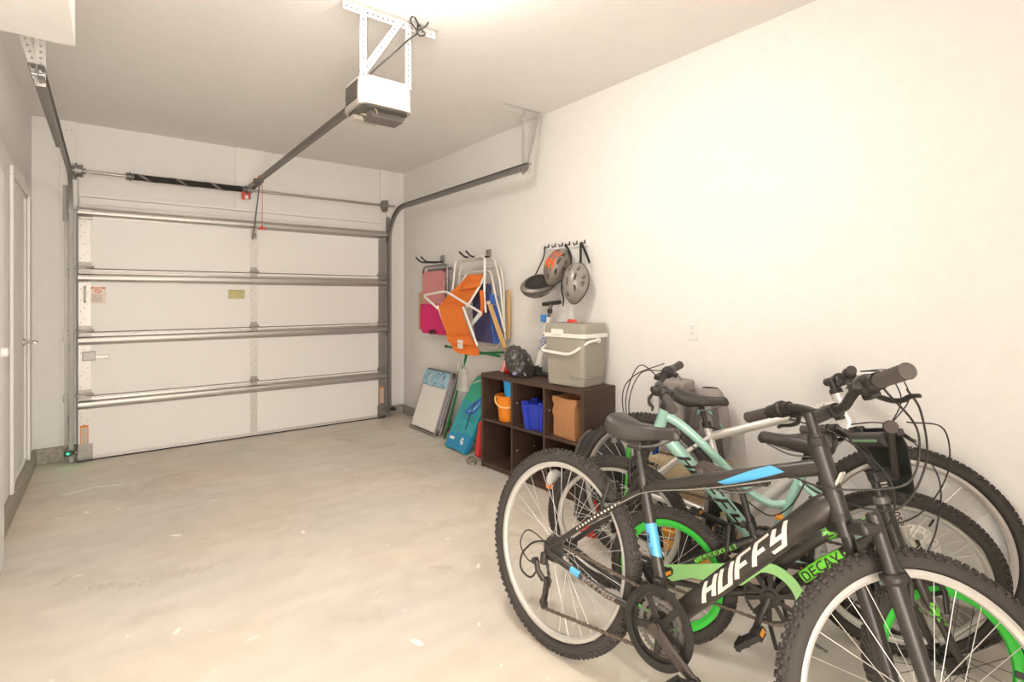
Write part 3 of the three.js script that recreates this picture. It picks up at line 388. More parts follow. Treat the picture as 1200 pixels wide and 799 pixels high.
function saddleGeo(L, W, thick = .05) {      // along +X, nose at L, origin rear; top near y=0
  const f = (u, v) => { const s = u, a = v * Math.PI * 2; const e = Math.sin(Math.min(1, s / .09) * Math.PI / 2) * Math.sin(Math.min(1, (1 - s) / .06) * Math.PI / 2); const w = (W / 2) * (.24 + .76 * Math.pow(1 - sst(.12, .72, s), 1.1)) * (.25 + .75 * e); const t = thick * (.55 + .45 * (1 - sst(.15, .8, s))) * (.3 + .7 * e); const c = Math.cos(a), q = Math.sin(a); const y = q > 0 ? q * t * .42 : q * t * .75 * (.6 + .4 * Math.abs(c)); const yc = .006 * Math.cos(s * Math.PI * 2) - .01 - (s > .93 ? (s - .93) * .12 : 0) + .012 * (1 - sst(0, .3, s)); return V(s * L, yc + y, Math.sign(c) * Math.pow(Math.abs(c), .8) * w); };
  const g = grid(f, 40, 24, true); g.setAttribute('uv', new THREE.BufferAttribute(new Float32Array(g.attributes.position.count * 2), 2)); return g;
}
function linkChain(path, pitch = .0127) { // closed path of Vector3 in a plane, links along it
  const c = new THREE.CurvePath(); const pts = path.concat([path[0]]); let tot = 0; const L = [0]; for (let i = 1; i < pts.length; i++) { tot += pts[i].distanceTo(pts[i - 1]); L.push(tot); }
  const at = d => { d %= tot; let i = 1; while (L[i] < d) i++; const t = (d - L[i - 1]) / (L[i] - L[i - 1] || 1); return pts[i - 1].clone().lerp(pts[i], t); };
  const n = Math.round(tot / pitch), out = []; for (let k = 0; k < n; k++) { const p = at(k * tot / n), q = at((k + 1) * tot / n); const d = q.clone().sub(p); const len = d.length(); const wz = k % 2 ? .0072 : .0042; const g = new THREE.BoxGeometry(len * (k % 2 ? 1.25 : .8), k % 2 ? .0105 : .0085, wz); g.rotateZ(Math.atan2(d.y, d.x)); g.translate((p.x + q.x) / 2, (p.y + q.y) / 2, p.z); out.push(g); }
  return mg(out);
}
const arc = (cx, cy, r, a0, a1, n, z = 0) => Array.from({ length: n + 1 }, (_, i) => { const a = a0 + (a1 - a0) * i / n; return V(cx + r * Math.cos(a), cy + r * Math.sin(a), z); });
function gear(r, teeth, w, z, inner) { const o = []; for (let i = 0; i < teeth; i++) for (const [k, q] of [[0, r - .004], [.28, r - .003], [.45, r + .002], [.6, r + .002], [.78, r - .003]]) { const a = (i + k) / teeth * Math.PI * 2; o.push([q * Math.cos(a), q * Math.sin(a)]); } const g = extr(o, w, 0, [ring(0, 0, inner, 40)]); return g.translate(0, 0, z - w / 2); }
function pedalGeo() { // axle along +Z from 0, platform along X
  const b = []; const l = .09; b.push(cyl(V(0, 0, 0), V(0, 0, .1), .011)); for (const s of [-1, 1]) { b.push(bx(.012, .02, .085, s * .044, 0, .055, .003)); for (let k = 0; k < 7; k++) b.push(bx(.004, .006, .005, s * .044, .012, .022 + k * .011), bx(.004, .006, .005, s * .044, -.012, .022 + k * .011)); } for (const z of [.018, .055, .094]) b.push(bx(.092, .018, .01, 0, 0, z, .003)); for (const s of [-1, 1]) b.push(bx(.006, .016, .08, s * .022, 0, .055, .002)); return mg(b);
}
function pedal(parent, pos, rot, out) { // out = +1 right side
  const p = mesh('pedal', pedalGeo(), mat.blackMatte, parent); p.position.copy(pos); p.rotation.set(0, out > 0 ? 0 : Math.PI, rot * out); for (const s of [-1, 1]) { const r = mesh('reflector', [bx(.003, .013, .05, s * .0505, 0, .055, .001)], bm.orange, parent); r.position.copy(pos); r.rotation.copy(p.rotation); } return p;
}
function makeBike(c) {
  const b = thing(c.name, c.label, 'bicycle', [c.x, 0, ZB - c.zd], 0, 'bicycles parked along the long wall'); b.rotation.order = 'YXZ'; b.rotation.set(-c.phi, c.psi - Math.PI / 2, 0);
  const ax = V(Math.cos(c.ha), -Math.sin(c.ha), 0), pf = V(Math.sin(c.ha), Math.cos(c.ha), 0), lf = V(0, 0, -1);
  const f2 = pf.clone().multiplyScalar(Math.cos(c.dl)).addScaledVector(lf, Math.sin(c.dl)), l2 = lf.clone().multiplyScalar(Math.cos(c.dl)).addScaledVector(pf, -Math.sin(c.dl));
  const SM = new THREE.Matrix4().makeBasis(f2, ax.clone().negate(), l2.clone().negate()).setPosition(c.hx, c.hy, 0);
  const put = o => { SM.decompose(o.position, o.quaternion, o.scale); return o; };
  c.S = (p, y, r) => V(p, y, r).applyMatrix4(SM);
  const fr = grp('frame', b); const T = (name, pts, ra, rb, m, o = {}) => mesh(name, sweep(o.curve ? smooth(pts, 20) : pts, circ(ra, rb ?? ra, 16), { hint: V(0, 0, o.side ?? 1), fixed: true, scale: o.scale }), m, fr);
  c.frame(T, fr, b, c);
  // rear wheel, front wheel
  const rw = wheel(b, 'rear_wheel', { ...c.wheel, ...(c.rearWheel || {}) }); rw.position.set(0, c.R, 0); rw.rotation.z = .4;
  const fw = wheel(b, 'front_wheel', { ...c.wheel, ...(c.frontWheel || {}) }); put(fw); fw.position.copy(c.S(c.rake, -c.q, 0)); fw.rotateZ(.9);
  c.parts(b, put, c); return b;
}
// suspension or rigid fork in steering coordinates (x forward, y up along axis, z right)
function fork(b, put, c, o) {
  const g = put(grp('fork', b)); const { hl, legX = .012, spread = .066, crownY = -hl - .02, split, rU = .0155, rL = .021, mU, mL, capUp = .045, arch = true, lowM } = o;
  mesh('crown', [bx(.038 + legX * .5, .032, spread * 2 + .036, legX * .6, crownY, 0, .012, 3), cyl(V(0, crownY - .02, 0), V(0, -hl + .002, 0), .019)], mU, g);
  for (const s of [-1, 1]) {
    if (split) {
      mesh('stanchion', [cyl(V(legX, crownY + capUp, s * spread), V(legX, split - .02, s * spread), rU, rU, 16), sph(rU, legX, crownY + capUp, s * spread, 1, .55, 1, 14)], mU, g);
      mesh('fork_lower', sweep([V(legX, split, s * spread), V(legX, split - .12, s * spread), V(legX, -c.q + .05, s * spread), V(legX + Math.min(.012, c.rake - legX), -c.q + .002, s * (spread - .003))], circ(rL, rL * .95, 14), { hint: V(0, 0, s), fixed: true, scale: t => 1 - .25 * t }), (s > 0 && lowM) || mL, g);
      mesh('dust_seal', [lathe([[rU, .022], [rU + .012, .02], [rU + .013, .006], [rU + .008, 0], [rL, -.004]], 20).translate(legX, split, s * spread)], bm.blackPart, g);
    } else mesh('fork_blade', sweep(smooth([V(legX, crownY, s * spread * .9), V(legX, crownY - .1, s * spread), V(c.rake * .5, -c.q * .75, s * spread), V(c.rake, -c.q - .012, s * spread)], 12), circ(rL, rL * .8, 12), { hint: V(0, 0, s), fixed: true, scale: t => 1 - .4 * t }), (s > 0 && lowM) || mL, g);
    mesh('dropout', [bx(.03 + Math.abs(c.rake - legX), .045, .006, (c.rake + legX) / 2, -c.q + .005, s * (spread - .006), .002), cyl(V(c.rake, -c.q, s * (spread - .015)), V(c.rake, -c.q, s * (spread + .012)), .0095, .0095, 6)], bm.blackPart, g);
  }
  if (arch && split) mesh('brake_arch', [sweep(smooth([V(legX + .018, split - .05, -spread), V(legX + .04, split + .0, -spread * .8), V(legX + .045, split + .025, 0), V(legX + .04, split + .0, spread * .8), V(legX + .018, split - .05, spread)], 16), circ(.014, .009, 10), { hint: V(1, 0, 0) })], mL, g);
  return g;
}
function vbrake(b, put, x, y, spread, nm) { for (const s of [-1, 1]) { const m = mesh(nm || 'brake_arm', [sweep([V(x, y - .06, s * (spread - .012)), V(x + .012, y, s * (spread - .005)), V(x + .012, y + .06, s * (spread - .03))], circ(.009, .006, 8), { hint: V(0, 0, 1) }), bx(.05, .011, .011, x + .0, y - .008, s * (spread - .03), .003)], bm.blackPart, b); put && put(m); } }
function bars(b, put, o) {   // o.path right half [p,y,r]; o.grip length
  const h = put(grp('handlebar', b)); const half = o.path.map(p => V(...p)); const left = half.map(p => V(p.x, p.y, -p.z)).reverse(); const pts = left.concat(half[0].z === 0 ? half.slice(1) : half);
  mesh('bar', tube(fillet(pts, o.fil ?? .04, 6), o.r ?? .0125, 12), o.m || bm.blackFrame, h);
  for (const s of [-1, 1]) {
    const e = half[half.length - 1].clone(); const pr = half[half.length - 2].clone(); e.z *= s; pr.z *= s; const d = pr.clone().sub(e).normalize(); const pt = k => e.clone().addScaledVector(d, k); const gl = o.grip ?? .115;
    const rr = .0172; const gp = []; for (let i = 0; i <= 14; i++) gp.push([rr + (i % 2 ? .0012 : 0), gl * i / 14]); mesh('grip', [orient(lathe([[0, -.004], [rr * .9, -.004], [rr + .002, 0], ...gp, [rr + .003, gl], [0, gl]], 18), pt(-.002), pt(.5), V(1, 0, 0))], bm.grip, h);
    if (o.shift) mesh('shifter', [orient(lathe([[0, 0], [.0215, 0], [.0225, .03], [.0205, .034], [.024, .038], [.027, .05], [.027, .066], [.018, .07], [0, .07]], 20), pt(gl), pt(.5), V(1, 0, 0)), orient(bx(.05, .03, .02, .02, .052, 0, .006), pt(gl), pt(.5), V(0, -1, 0))], bm.blackPart, h);
    if (o.lever) { const k0 = gl + (o.shift ? .085 : .02); const a = pt(k0); const dr = d.clone().negate(); const fw = V(.8, -.62, 0).normalize(); const q = (al, f, u) => a.clone().addScaledVector(dr, al).addScaledVector(fw, f).add(V(0, u, 0)); mesh('brake_lever', [cyl(a.clone().addScaledVector(d, .012), a.clone().addScaledVector(dr, .012), .019, .019, 14), sweep(smooth([q(0, .012, 0), q(.0, .03, -.004), q(.03, .055, -.01), q(.07, .062, -.012), q(.115, .056, -.012), q(.14, .064, -.01)], 14), circ(.0085, .006, 8), { hint: V(0, 1, 0), scale: t => 1.1 - .45 * t }), orient(bx(.024, .06, .022, 0, .0, 0, .006), q(-.01, .028, -.004), q(-.05, .03, -.004), V(0, 1, 0))], o.leverM || bm.blackPart, h); }
  }
  return h;
}
function saddle(b, c, rearA, noseA, topB, W, m, tilt = 0) { const L = noseA - rearA; const g = grp('saddle', b); g.position.set(rearA, topB, 0); g.rotation.z = tilt; mesh('seat_cover', saddleGeo(L, W, .085), m, g); mesh('seat_rails', [-1, 1].map(s => tube(smooth([V(L * .12, -.035, s * .035), V(L * .3, -.062, s * .023), V(L * .6, -.062, s * .022), V(L * .88, -.03, s * .01)], 12), .0035, 6)), mat.darkSteel, g); for (const s of [-1, 1]) if (W > .15) mesh('spring', [tube(Array.from({ length: 41 }, (_, i) => V(L * .16 + .011 * Math.cos(i * .9), -.034 - i * .0008, s * .045 + .011 * Math.sin(i * .9))), .0022, 5)], mat.darkSteel, g); return g; }
function kickstand(b, x, y, tx, tz) { mesh('kickstand', [bent([V(x, y, -.035), V(x + .01, y - .03, -.05), V(tx, .012, tz)], .008, .02), sph(.012, tx, .014, tz, 1.2, 1, 1)], bm.blackPart, b); }

// --- A : black 29er in front ---
makeBike({
  name: 'mountain_bike', label: 'black mountain bike with white HUFFY lettering and blue flashes', x: 1.3627, zd: 1.5339, psi: .0693, phi: .1469, dl: .8666, R: .378, hx: .9053, hy: .9593, ha: 1.2352, q: .643, rake: .078,
  wheel: { R: .378, tw: .027, th: .027, rimH: .0205, rim: P([.6, .58, .545], .4, .35) },
  frame(T, fr, b, c) {
    const bk = bm.blackFrame;
    T('down_tube', Array.from({ length: 25 }, (_, i) => V(.5 + .452 * i / 24, .325 + .508 * i / 24, 0)), .033, .029, inkH, { scale: t => (.92 + .16 * t) * (1 - .45 * sst(.93, 1, t)) });
    T('top_tube', [V(.352, .698, 0), V(.62, .8, 0), V(.918, .907, 0)], .021, .02, inkTop, { scale: t => .88 + .2 * t });
    T('seat_tube', [V(.492, .311, 0), V(.345, .752, 0)], .0205, .0195, inkSeat);
    T('head_tube', [V(.9053 + .172 * Math.cos(c.ha), .9593 - .172 * Math.sin(c.ha), 0), V(.9053, .9593, 0)], .0245, .0245, bk);
    for (const s of [-1, 1]) { T('seat_stay', [V(0, .385, s * .068), V(.2, .56, s * .055), V(.362, .696, s * .018)], .0105, .0095, s > 0 ? inkDots : bk); T('chain_stay', [V(0, .372, s * .068), V(.28, .322, s * .05), V(.47, .311, s * .022)], .0125, .0105, s > 0 ? inkStay : bk); mesh('dropout', [bx(.05, .06, .006, .008, .376, s * .066, .006)], bm.blackPart, fr); }
    mesh('bottom_bracket', [cyl(V(.492, .311, -.038), V(.492, .311, .038), .024, .024, 20)], bk, fr);
    for (const hq of [cyl(c.S(0, .002, 0), c.S(0, .022, 0), .027, .024, 20), cyl(c.S(0, .024, 0), c.S(0, .032, 0), .022, .022, 8), cyl(c.S(0, -.172, 0), c.S(0, -.19, 0), .025, .028, 20)]) mesh('headset', hq, bm.blackPart, fr);
    mesh('seat_clamp', [cyl(V(.349, .738, 0), V(.341, .764, 0), .0225, .0225, 16), cyl(V(.345, .75, .02), V(.345, .75, .055), .006, .006, 8)], bm.blackPart, fr);
  },
  parts(b, put, c) {
    mesh('seatpost', [cyl(V(.345, .75, 0), V(.318, .842, 0), .0165), bx(.06, .034, .05, .318, .845, 0, .008), cyl(V(.338, .775, 0), V(.33, .8, 0), .021, .021, 14)], bm.blackPart, b);
    saddle(b, c, .203, .484, .902, .155, bm.saddle, .05);
    fork(b, put, c, { hl: .19, split: -.335, mU: bm.blackFrame, mL: bm.blackFrame, spread: .068, legX: .045, rU: .0175, rL: .0225, capUp: .03 });
    const st = put(mesh('stem', [cyl(V(0, .03, 0), V(0, .092, 0), .0145, .0145, 16), sweep([V(.0, .072, 0), V(.062, .088, 0)], circ(.017, .013, 14), { hint: V(0, 0, 1) }), cyl(V(.066, .09, -.026), V(.066, .09, .026), .02, .02, 16), bx(.02, .03, .03, .086, .078, 0, .004)], bm.blackFrame, b));
    bars(b, put, { path: [[.066, .09, 0], [.066, .09, .06], [.052, .128, .15], [.012, .128, .385]], fil: .05, shift: true, lever: true, grip: .12, r: .013 });
    // crankset, right side = +z
    const ck = grp('crankset', b); ck.position.set(.492, .311, 0); const z = .052;
    const gh = []; for (let i = 0; i < 5; i++) { const o = []; for (let k = 0; k <= 6; k++) { const a = (i + .12 + .76 * k / 6) / 5 * 6.283; o.push([.098 * Math.cos(a), .098 * Math.sin(a)]); } for (let k = 6; k >= 0; k--) { const a = (i + .12 + .76 * k / 6) / 5 * 6.283; o.push([.08 * Math.cos(a), .08 * Math.sin(a)]); } gh.push(o); }
    mesh('chain_guard', [extr(ring(0, 0, .122, 64), .004, .0012, [ring(0, 0, .1, 64)]).translate(0, 0, z + .006), ...[0, 1, 2, 3, 4].map(i => bx(.03, .012, .003, .1, 0, z + .006).rotateZ(i / 5 * 6.283 + .3))], bm.plate, ck);
    mesh('outer_chainring', [gear(.106, 48, .0025, z, .088)], bm.blackPart, ck); mesh('middle_chainring', [gear(.084, 38, .0025, z - .008, .066)], mat.darkSteel, ck); mesh('inner_chainring', [gear(.06, 28, .0025, z - .016, .044)], mat.darkSteel, ck);
    mesh('spider', [0, 1, 2, 3, 4].map(i => bx(.1, .022, .006, .052, 0, z - .004, .002).rotateZ(i / 5 * 6.283 + .9)).concat([cyl(V(0, 0, z - .02), V(0, 0, z + .014), .026, .024, 20)]), bm.blackPart, ck);
    const ca = -.52; const L = .17; const e = V(L * Math.cos(ca), L * Math.sin(ca), z + .03);
    mesh('crank_arm', [sweep([V(0, 0, z + .02), V(L * .3 * Math.cos(ca), L * .3 * Math.sin(ca), z + .028), e], circ(.0195, .011, 12), { hint: V(0, 0, 1), fixed: true, scale: t => 1.1 - .3 * t }), cyl(V(0, 0, z), V(0, 0, z + .034), .02, .018, 18), cyl(e.clone().add(V(0, 0, -.01)), e.clone().add(V(0, 0, .01)), .016, .016, 14)], P([.09, .078, .068], .25, .6), ck);
    const e2 = V(-L * Math.cos(ca), -L * Math.sin(ca), -z - .03); mesh('crank_arm', [sweep([V(0, 0, -z - .01), e2], circ(.015, .008, 10), { hint: V(0, 0, 1), fixed: true })], bm.blackPart, ck);
    pedal(ck, e, .15, 1); pedal(ck, e2, .1, -1);
    mesh('cassette', [.052, .046, .04, .034, .029, .024].map((r, i) => gear(r, Math.round(r * 440), .0018, .03 + i * .0042, .015)), mat.darkSteel, b).position.set(0, c.R, 0);
    mesh('rear_derailleur', [bx(.026, .045, .018, -.006, .348, .08, .006), sweep([V(-.034, .33, .088), V(-.02, .3, .09), V(.006, .272, .08)], circ(.012, .01, 10), { hint: V(0, 0, 1) }), cyl(V(-.04, .33, .08), V(-.04, .33, .1), .012), cyl(V(.002, .262, .05), V(.002, .262, .061), .017, .017, 12), cyl(V(-.004, .178, .05), V(-.004, .178, .061), .017, .017, 12), sweep([V(.003, .27, .047), V(-.005, .168, .047)], circ(.008, .002, 8), { hint: V(0, 0, 1) }), sweep([V(.003, .27, .065), V(-.005, .168, .065)], circ(.008, .002, 8), { hint: V(0, 0, 1) })], P([.075, .066, .058], .35, .5), b);
    mesh('chain', linkChain([...arc(.492, .311, .084, 1.45, -1.5, 26, .046), ...arc(-.004, .178, .017, -1.3, -3.6, 6, .055), ...arc(.002, .262, .017, -.6, .9, 5, .055), ...arc(0, c.R, .036, -2.6, -4.75, 12, .045)]), bm.chain, b);
    mesh('front_derailleur', [bx(.07, .025, .018, .5, .415, .05, .003), bx(.03, .04, .03, .465, .425, .03, .006)], bm.blackPart, b);
    vbrake(b, null, .215, .63, .055, 'rear_brake_arm'); const pm = m => put(m); vbrake(b, pm, c.rake - .01, -c.q + c.R - .05, .06, 'front_brake_arm');
    mesh('derailleur_guard', [bent([V(-.01, .41, .072), V(-.05, .4, .1), V(-.1, .34, .11), V(-.1, .28, .11), V(-.04, .26, .1), V(-.02, .31, .09)], .004, .03)], bm.blackPart, b);
    mesh('shift_cable', [cable([V(.05, .36, .075), V(-.02, .42, .09), V(-.09, .43, .1), V(-.12, .37, .1), V(-.08, .32, .09), V(-.03, .32, .085)], .0026)], mat.blackMatte, b);
    mesh('brake_cable', [cable([c.S(.09, .1, .27), c.S(.16, .05, .2), c.S(.2, -.08, .1), c.S(.14, -.18, .02), V(.9, .83, -.03), V(.86, .85, -.022)], .0028, 40)], bm.blackPart, b);
    mesh('brake_cable', [cable([c.S(.09, .1, -.27), c.S(.19, .03, -.2), c.S(.22, -.1, -.08), c.S(.14, -.2, .0), c.S(.05, -.26, 0)], .0028, 40)], bm.blackPart, b);
    mesh('shift_cable', [cable([c.S(.05, .11, .25), c.S(.15, .0, .18), c.S(.13, -.11, .12), c.S(.06, -.12, .09), V(.93, .86, .045), V(.84, .868, .024)], .0028, 40)], bm.blackPart, b);
    mesh('shift_cable', [cable([V(.84, .858, .024), V(.6, .766, .024), V(.37, .69, .026), V(.3, .64, .05), V(.24, .62, .05)], .002, 30)], mat.steelDull, b);
    kickstand(b, .42, .27, .36, -.24);
    mesh('head_badge', [bx(.006, .055, .034, 0, 0, 0, .002)], decal('#cfc8c0', 64, 64, (x, w, h) => { speck(x, w, h, 160, '#4a433c', .9); }, { rough: .4 }), b).position.set(.958, .878, 0); b.children[b.children.length - 1].rotation.z = c.ha - Math.PI / 2;
    put(mesh('reflector', [cyl(V(.09, .06, 0), V(.098, .06, 0), .022, .022, 16)], mat.white, b));
    const sr = mesh('spoke_reflector', [bx(.05, .016, .008, 0, 0, .012, .003)], mat.blackMatte, b); sr.position.copy(c.S(c.rake + .26, -c.q + .06, .01));
  }
});

// --- B : small black and green bike ---
makeBike({
  name: 'kids_bike', label: 'small black kids bike with green rims and chain guard', x: 1.7671, zd: 1.283, psi: .287, phi: .1136, dl: .5529, R: .2556, hx: .6963, hy: .6859, ha: 1.2578, q: .4664, rake: .0323,
  wheel: { R: .2556, tw: .026, th: .025, kh: .004, rimH: .028, rim: bm.green, sp: mat.spokeDark, n: 28, style: 'street' }, rearWheel: { sp: mat.spoke },
  frame(T, fr, b, c) {
    const bk = bm.blackFrame; T('down_tube', [V(.395, .305, 0), V(.53, .445, 0), V(.7, .585, 0)], .021, .021, inkB2); T('upper_tube', [V(.335, .345, 0), V(.44, .452, 0), V(.55, .553, 0), V(.7, .628, 0)], .021, .021, inkB3, { curve: true });
    T('top_tube', [V(.30, .49, 0), V(.47, .498, 0)], .016, .016, bk); T('seat_tube', [V(.372, .298, 0), V(.295, .515, 0)], .0165, .0165, bk); T('head_tube', [V(.6963 + .135 * Math.cos(c.ha), .6859 - .135 * Math.sin(c.ha), 0), V(.6963, .6859, 0)], .0215, .0215, bk);
    for (const s of [-1, 1]) { T('seat_stay', [V(0, .262, s * .058), V(.14, .37, s * .048), V(.308, .47, s * .014)], .011, .01, s > 0 ? inkB1 : bk); T('chain_stay', [V(0, .252, s * .058), V(.2, .26, s * .045), V(.355, .298, s * .02)], .012, .01, bk); mesh('dropout', [bx(.06, .05, .006, .01, .256, s * .056, .008)], bm.blackPart, fr); }
    mesh('bottom_bracket', [cyl(V(.372, .298, -.036), V(.372, .298, .036), .028, .028, 20)], bk, fr); for (const hq of [cyl(c.S(0, .0, 0), c.S(0, .02, 0), .026, .023, 18), cyl(c.S(0, -.135, 0), c.S(0, -.15, 0), .023, .026, 18)]) mesh('headset', hq, mat.darkSteel, fr);
    mesh('seat_clamp', [cyl(V(.299, .5, 0), V(.289, .527, 0), .021, .021, 16), bx(.02, .02, .04, .27, .512, 0, .004)], bm.blackPart, fr);
  },
  parts(b, put, c) {
    mesh('seatpost', [cyl(V(.295, .51, 0), V(.262, .622, 0), .0125)], bm.blackFrame, b); const dusty = decal('#4a423b', 512, 256, (x, w, h) => { speck(x, w, h, 2200, '#cfc4b6', .9); x.strokeStyle = '#d8cfc4'; for (let i = 0; i < 60; i++) { x.globalAlpha = .2 + .4 * rnd(); x.lineWidth = 1 + rnd() * 3; x.beginPath(); const a = rnd() * w, q = rnd() * h; x.moveTo(a, q); x.lineTo(a + rnd() * 90 - 45, q + rnd() * 50 - 25); x.stroke(); } x.globalAlpha = 1; }, { rough: .75, metal: 0 });
    const sd = saddle(b, c, .09, .358, .676, .15, dusty, .08); const gq = sd.children[0].geometry; const pp = gq.attributes.position, uu = gq.attributes.uv; for (let i = 0; i < pp.count; i++) uu.setXY(i, pp.getX(i) * 3.2, pp.getZ(i) * 5 + .5);
    fork(b, put, c, { hl: .15, mU: bm.blackFrame, mL: inkForkB, spread: .058, legX: .0, rL: .018, lowM: inkForkB });
    put(mesh('stem', [cyl(V(0, .02, 0), V(0, .075, 0), .013, .013, 14), bx(.07, .036, .05, .025, .082, 0, .008), cyl(V(.05, .084, -.03), V(.05, .084, .03), .02, .02, 14)], bm.blackFrame, b));
    const hb = bars(b, put, { path: [[.05, .084, 0], [.05, .084, .045], [.03, .24, .14], [-.05, .252, .285]], fil: .035, grip: .11, lever: true, r: .0112 });
    mesh('crossbar', [cyl(V(.036, .2, -.115), V(.036, .2, .115), .009)], bm.blackFrame, hb); const pad = mesh('crossbar_pad', [cyl(V(.036, .2, -.095), V(.036, .2, .095), .024, .024, 18)], bm.pad, hb); mesh('pad_logo', [extr(rrect(.15, .009, .003), .001).rotateY(-Math.PI / 2).rotateX(Math.PI / 2).rotateX(-Math.PI / 2).translate(.012, .2, 0)], P([.2, .33, .2], .6), hb);
    mesh('number_plate', [extr([[-.1, .11], [.1, .11], [.112, .05], [.06, -.1], [-.06, -.1], [-.112, .05]], .003, .001).rotateY(Math.PI / 2).translate(.075, .12, 0)], bm.plate, hb);
    const ck = grp('crankset', b); ck.position.set(.372, .298, 0); const z = .045; const holes = []; for (let i = 0; i < 10; i++) { const o = []; for (const [r, d] of [[.035, -.13], [.078, -.2], [.078, .2], [.035, .13]]) { const a = i / 10 * 6.283 + d; o.push([r * Math.cos(a), r * Math.sin(a)]); } holes.push(o); }
    const o = []; for (let i = 0; i < 44; i++) for (const [k, q] of [[0, .086], [.3, .087], [.5, .0905], [.75, .087]]) { const a = (i + k) / 44 * 6.283; o.push([q * Math.cos(a), q * Math.sin(a)]); }
    mesh('chainring', [extr(o, .003, 0, holes).translate(0, 0, z), cyl(V(0, 0, 0), V(0, 0, z + .012), .022, .02, 18)], bm.blackPart, ck);
    const ca = -1.92, L = .13; const e = V(L * Math.cos(ca), L * Math.sin(ca), z + .035), e2 = V(-L * Math.cos(ca), -L * Math.sin(ca), -z - .03);
    mesh('crank_arm', [sweep([V(0, 0, z + .012), V(e.x * .3, e.y * .3, z + .03), e], circ(.011, .007, 10), { hint: V(0, 0, 1), fixed: true }), cyl(e.clone().add(V(0, 0, -.008)), e.clone().add(V(0, 0, .008)), .013)], bm.blackPart, ck); mesh('crank_arm', [sweep([V(0, 0, -z), e2], circ(.011, .007, 10), { hint: V(0, 0, 1), fixed: true })], bm.blackPart, ck); pedal(ck, e, .7, 1); pedal(ck, e2, .2, -1);
    mesh('chain', linkChain([...arc(.372, .298, .089, 1.6, -1.5, 26, z + .002), ...arc(0, c.R, .034, -1.5, -4.6, 10, z + .002)]), bm.chain, b);
    // chain guard
    const gp = []; const R1 = .118, R0 = .088; gp.push([-.02, .275], [-.01, .3]); for (let i = 0; i <= 14; i++) { const a = 1.75 - i / 14 * 2.35; gp.push([.372 + R1 * Math.cos(a), .298 + R1 * Math.sin(a)]); } for (let i = 0; i <= 12; i++) { const a = -.6 + i / 12 * 2.5; gp.push([.372 + R0 * Math.cos(a), .298 + R0 * Math.sin(a)]); } gp.push([.285, .32], [.25, .305], [.1, .29], [.03, .255]);
    mesh('chain_guard', [extr(gp, .006, .002).translate(0, 0, z + .014), cyl(V(.03, .28, z + .02), V(.03, .28, z + .026), .008)], bm.guardGreen, b);
    mesh('brake_cable', [cable([c.S(.05, .25, .2), c.S(.2, .2, .12), c.S(.22, .05, .02), c.S(.12, -.06, -.03), V(.7, .6, -.04), V(.5, .5, -.03)], .0026, 40)], bm.blackPart, b); mesh('brake_cable', [cable([c.S(.05, .25, -.2), c.S(.2, .22, -.15), c.S(.24, .05, -.06), c.S(.14, -.1, 0), c.S(.06, -.19, 0)], .0026, 40)], bm.blackPart, b);
    vbrake(b, m => put(m), c.rake + .02, -c.q + c.R - .06, .052, 'front_brake_arm'); vbrake(b, null, .21, .44, .045, 'rear_brake_arm');
    kickstand(b, .33, .25, .36, -.2); put(mesh('reflector', [bx(.012, .02, .03, .05, -.16, .01, .003)], bm.orange, b));
  }
});

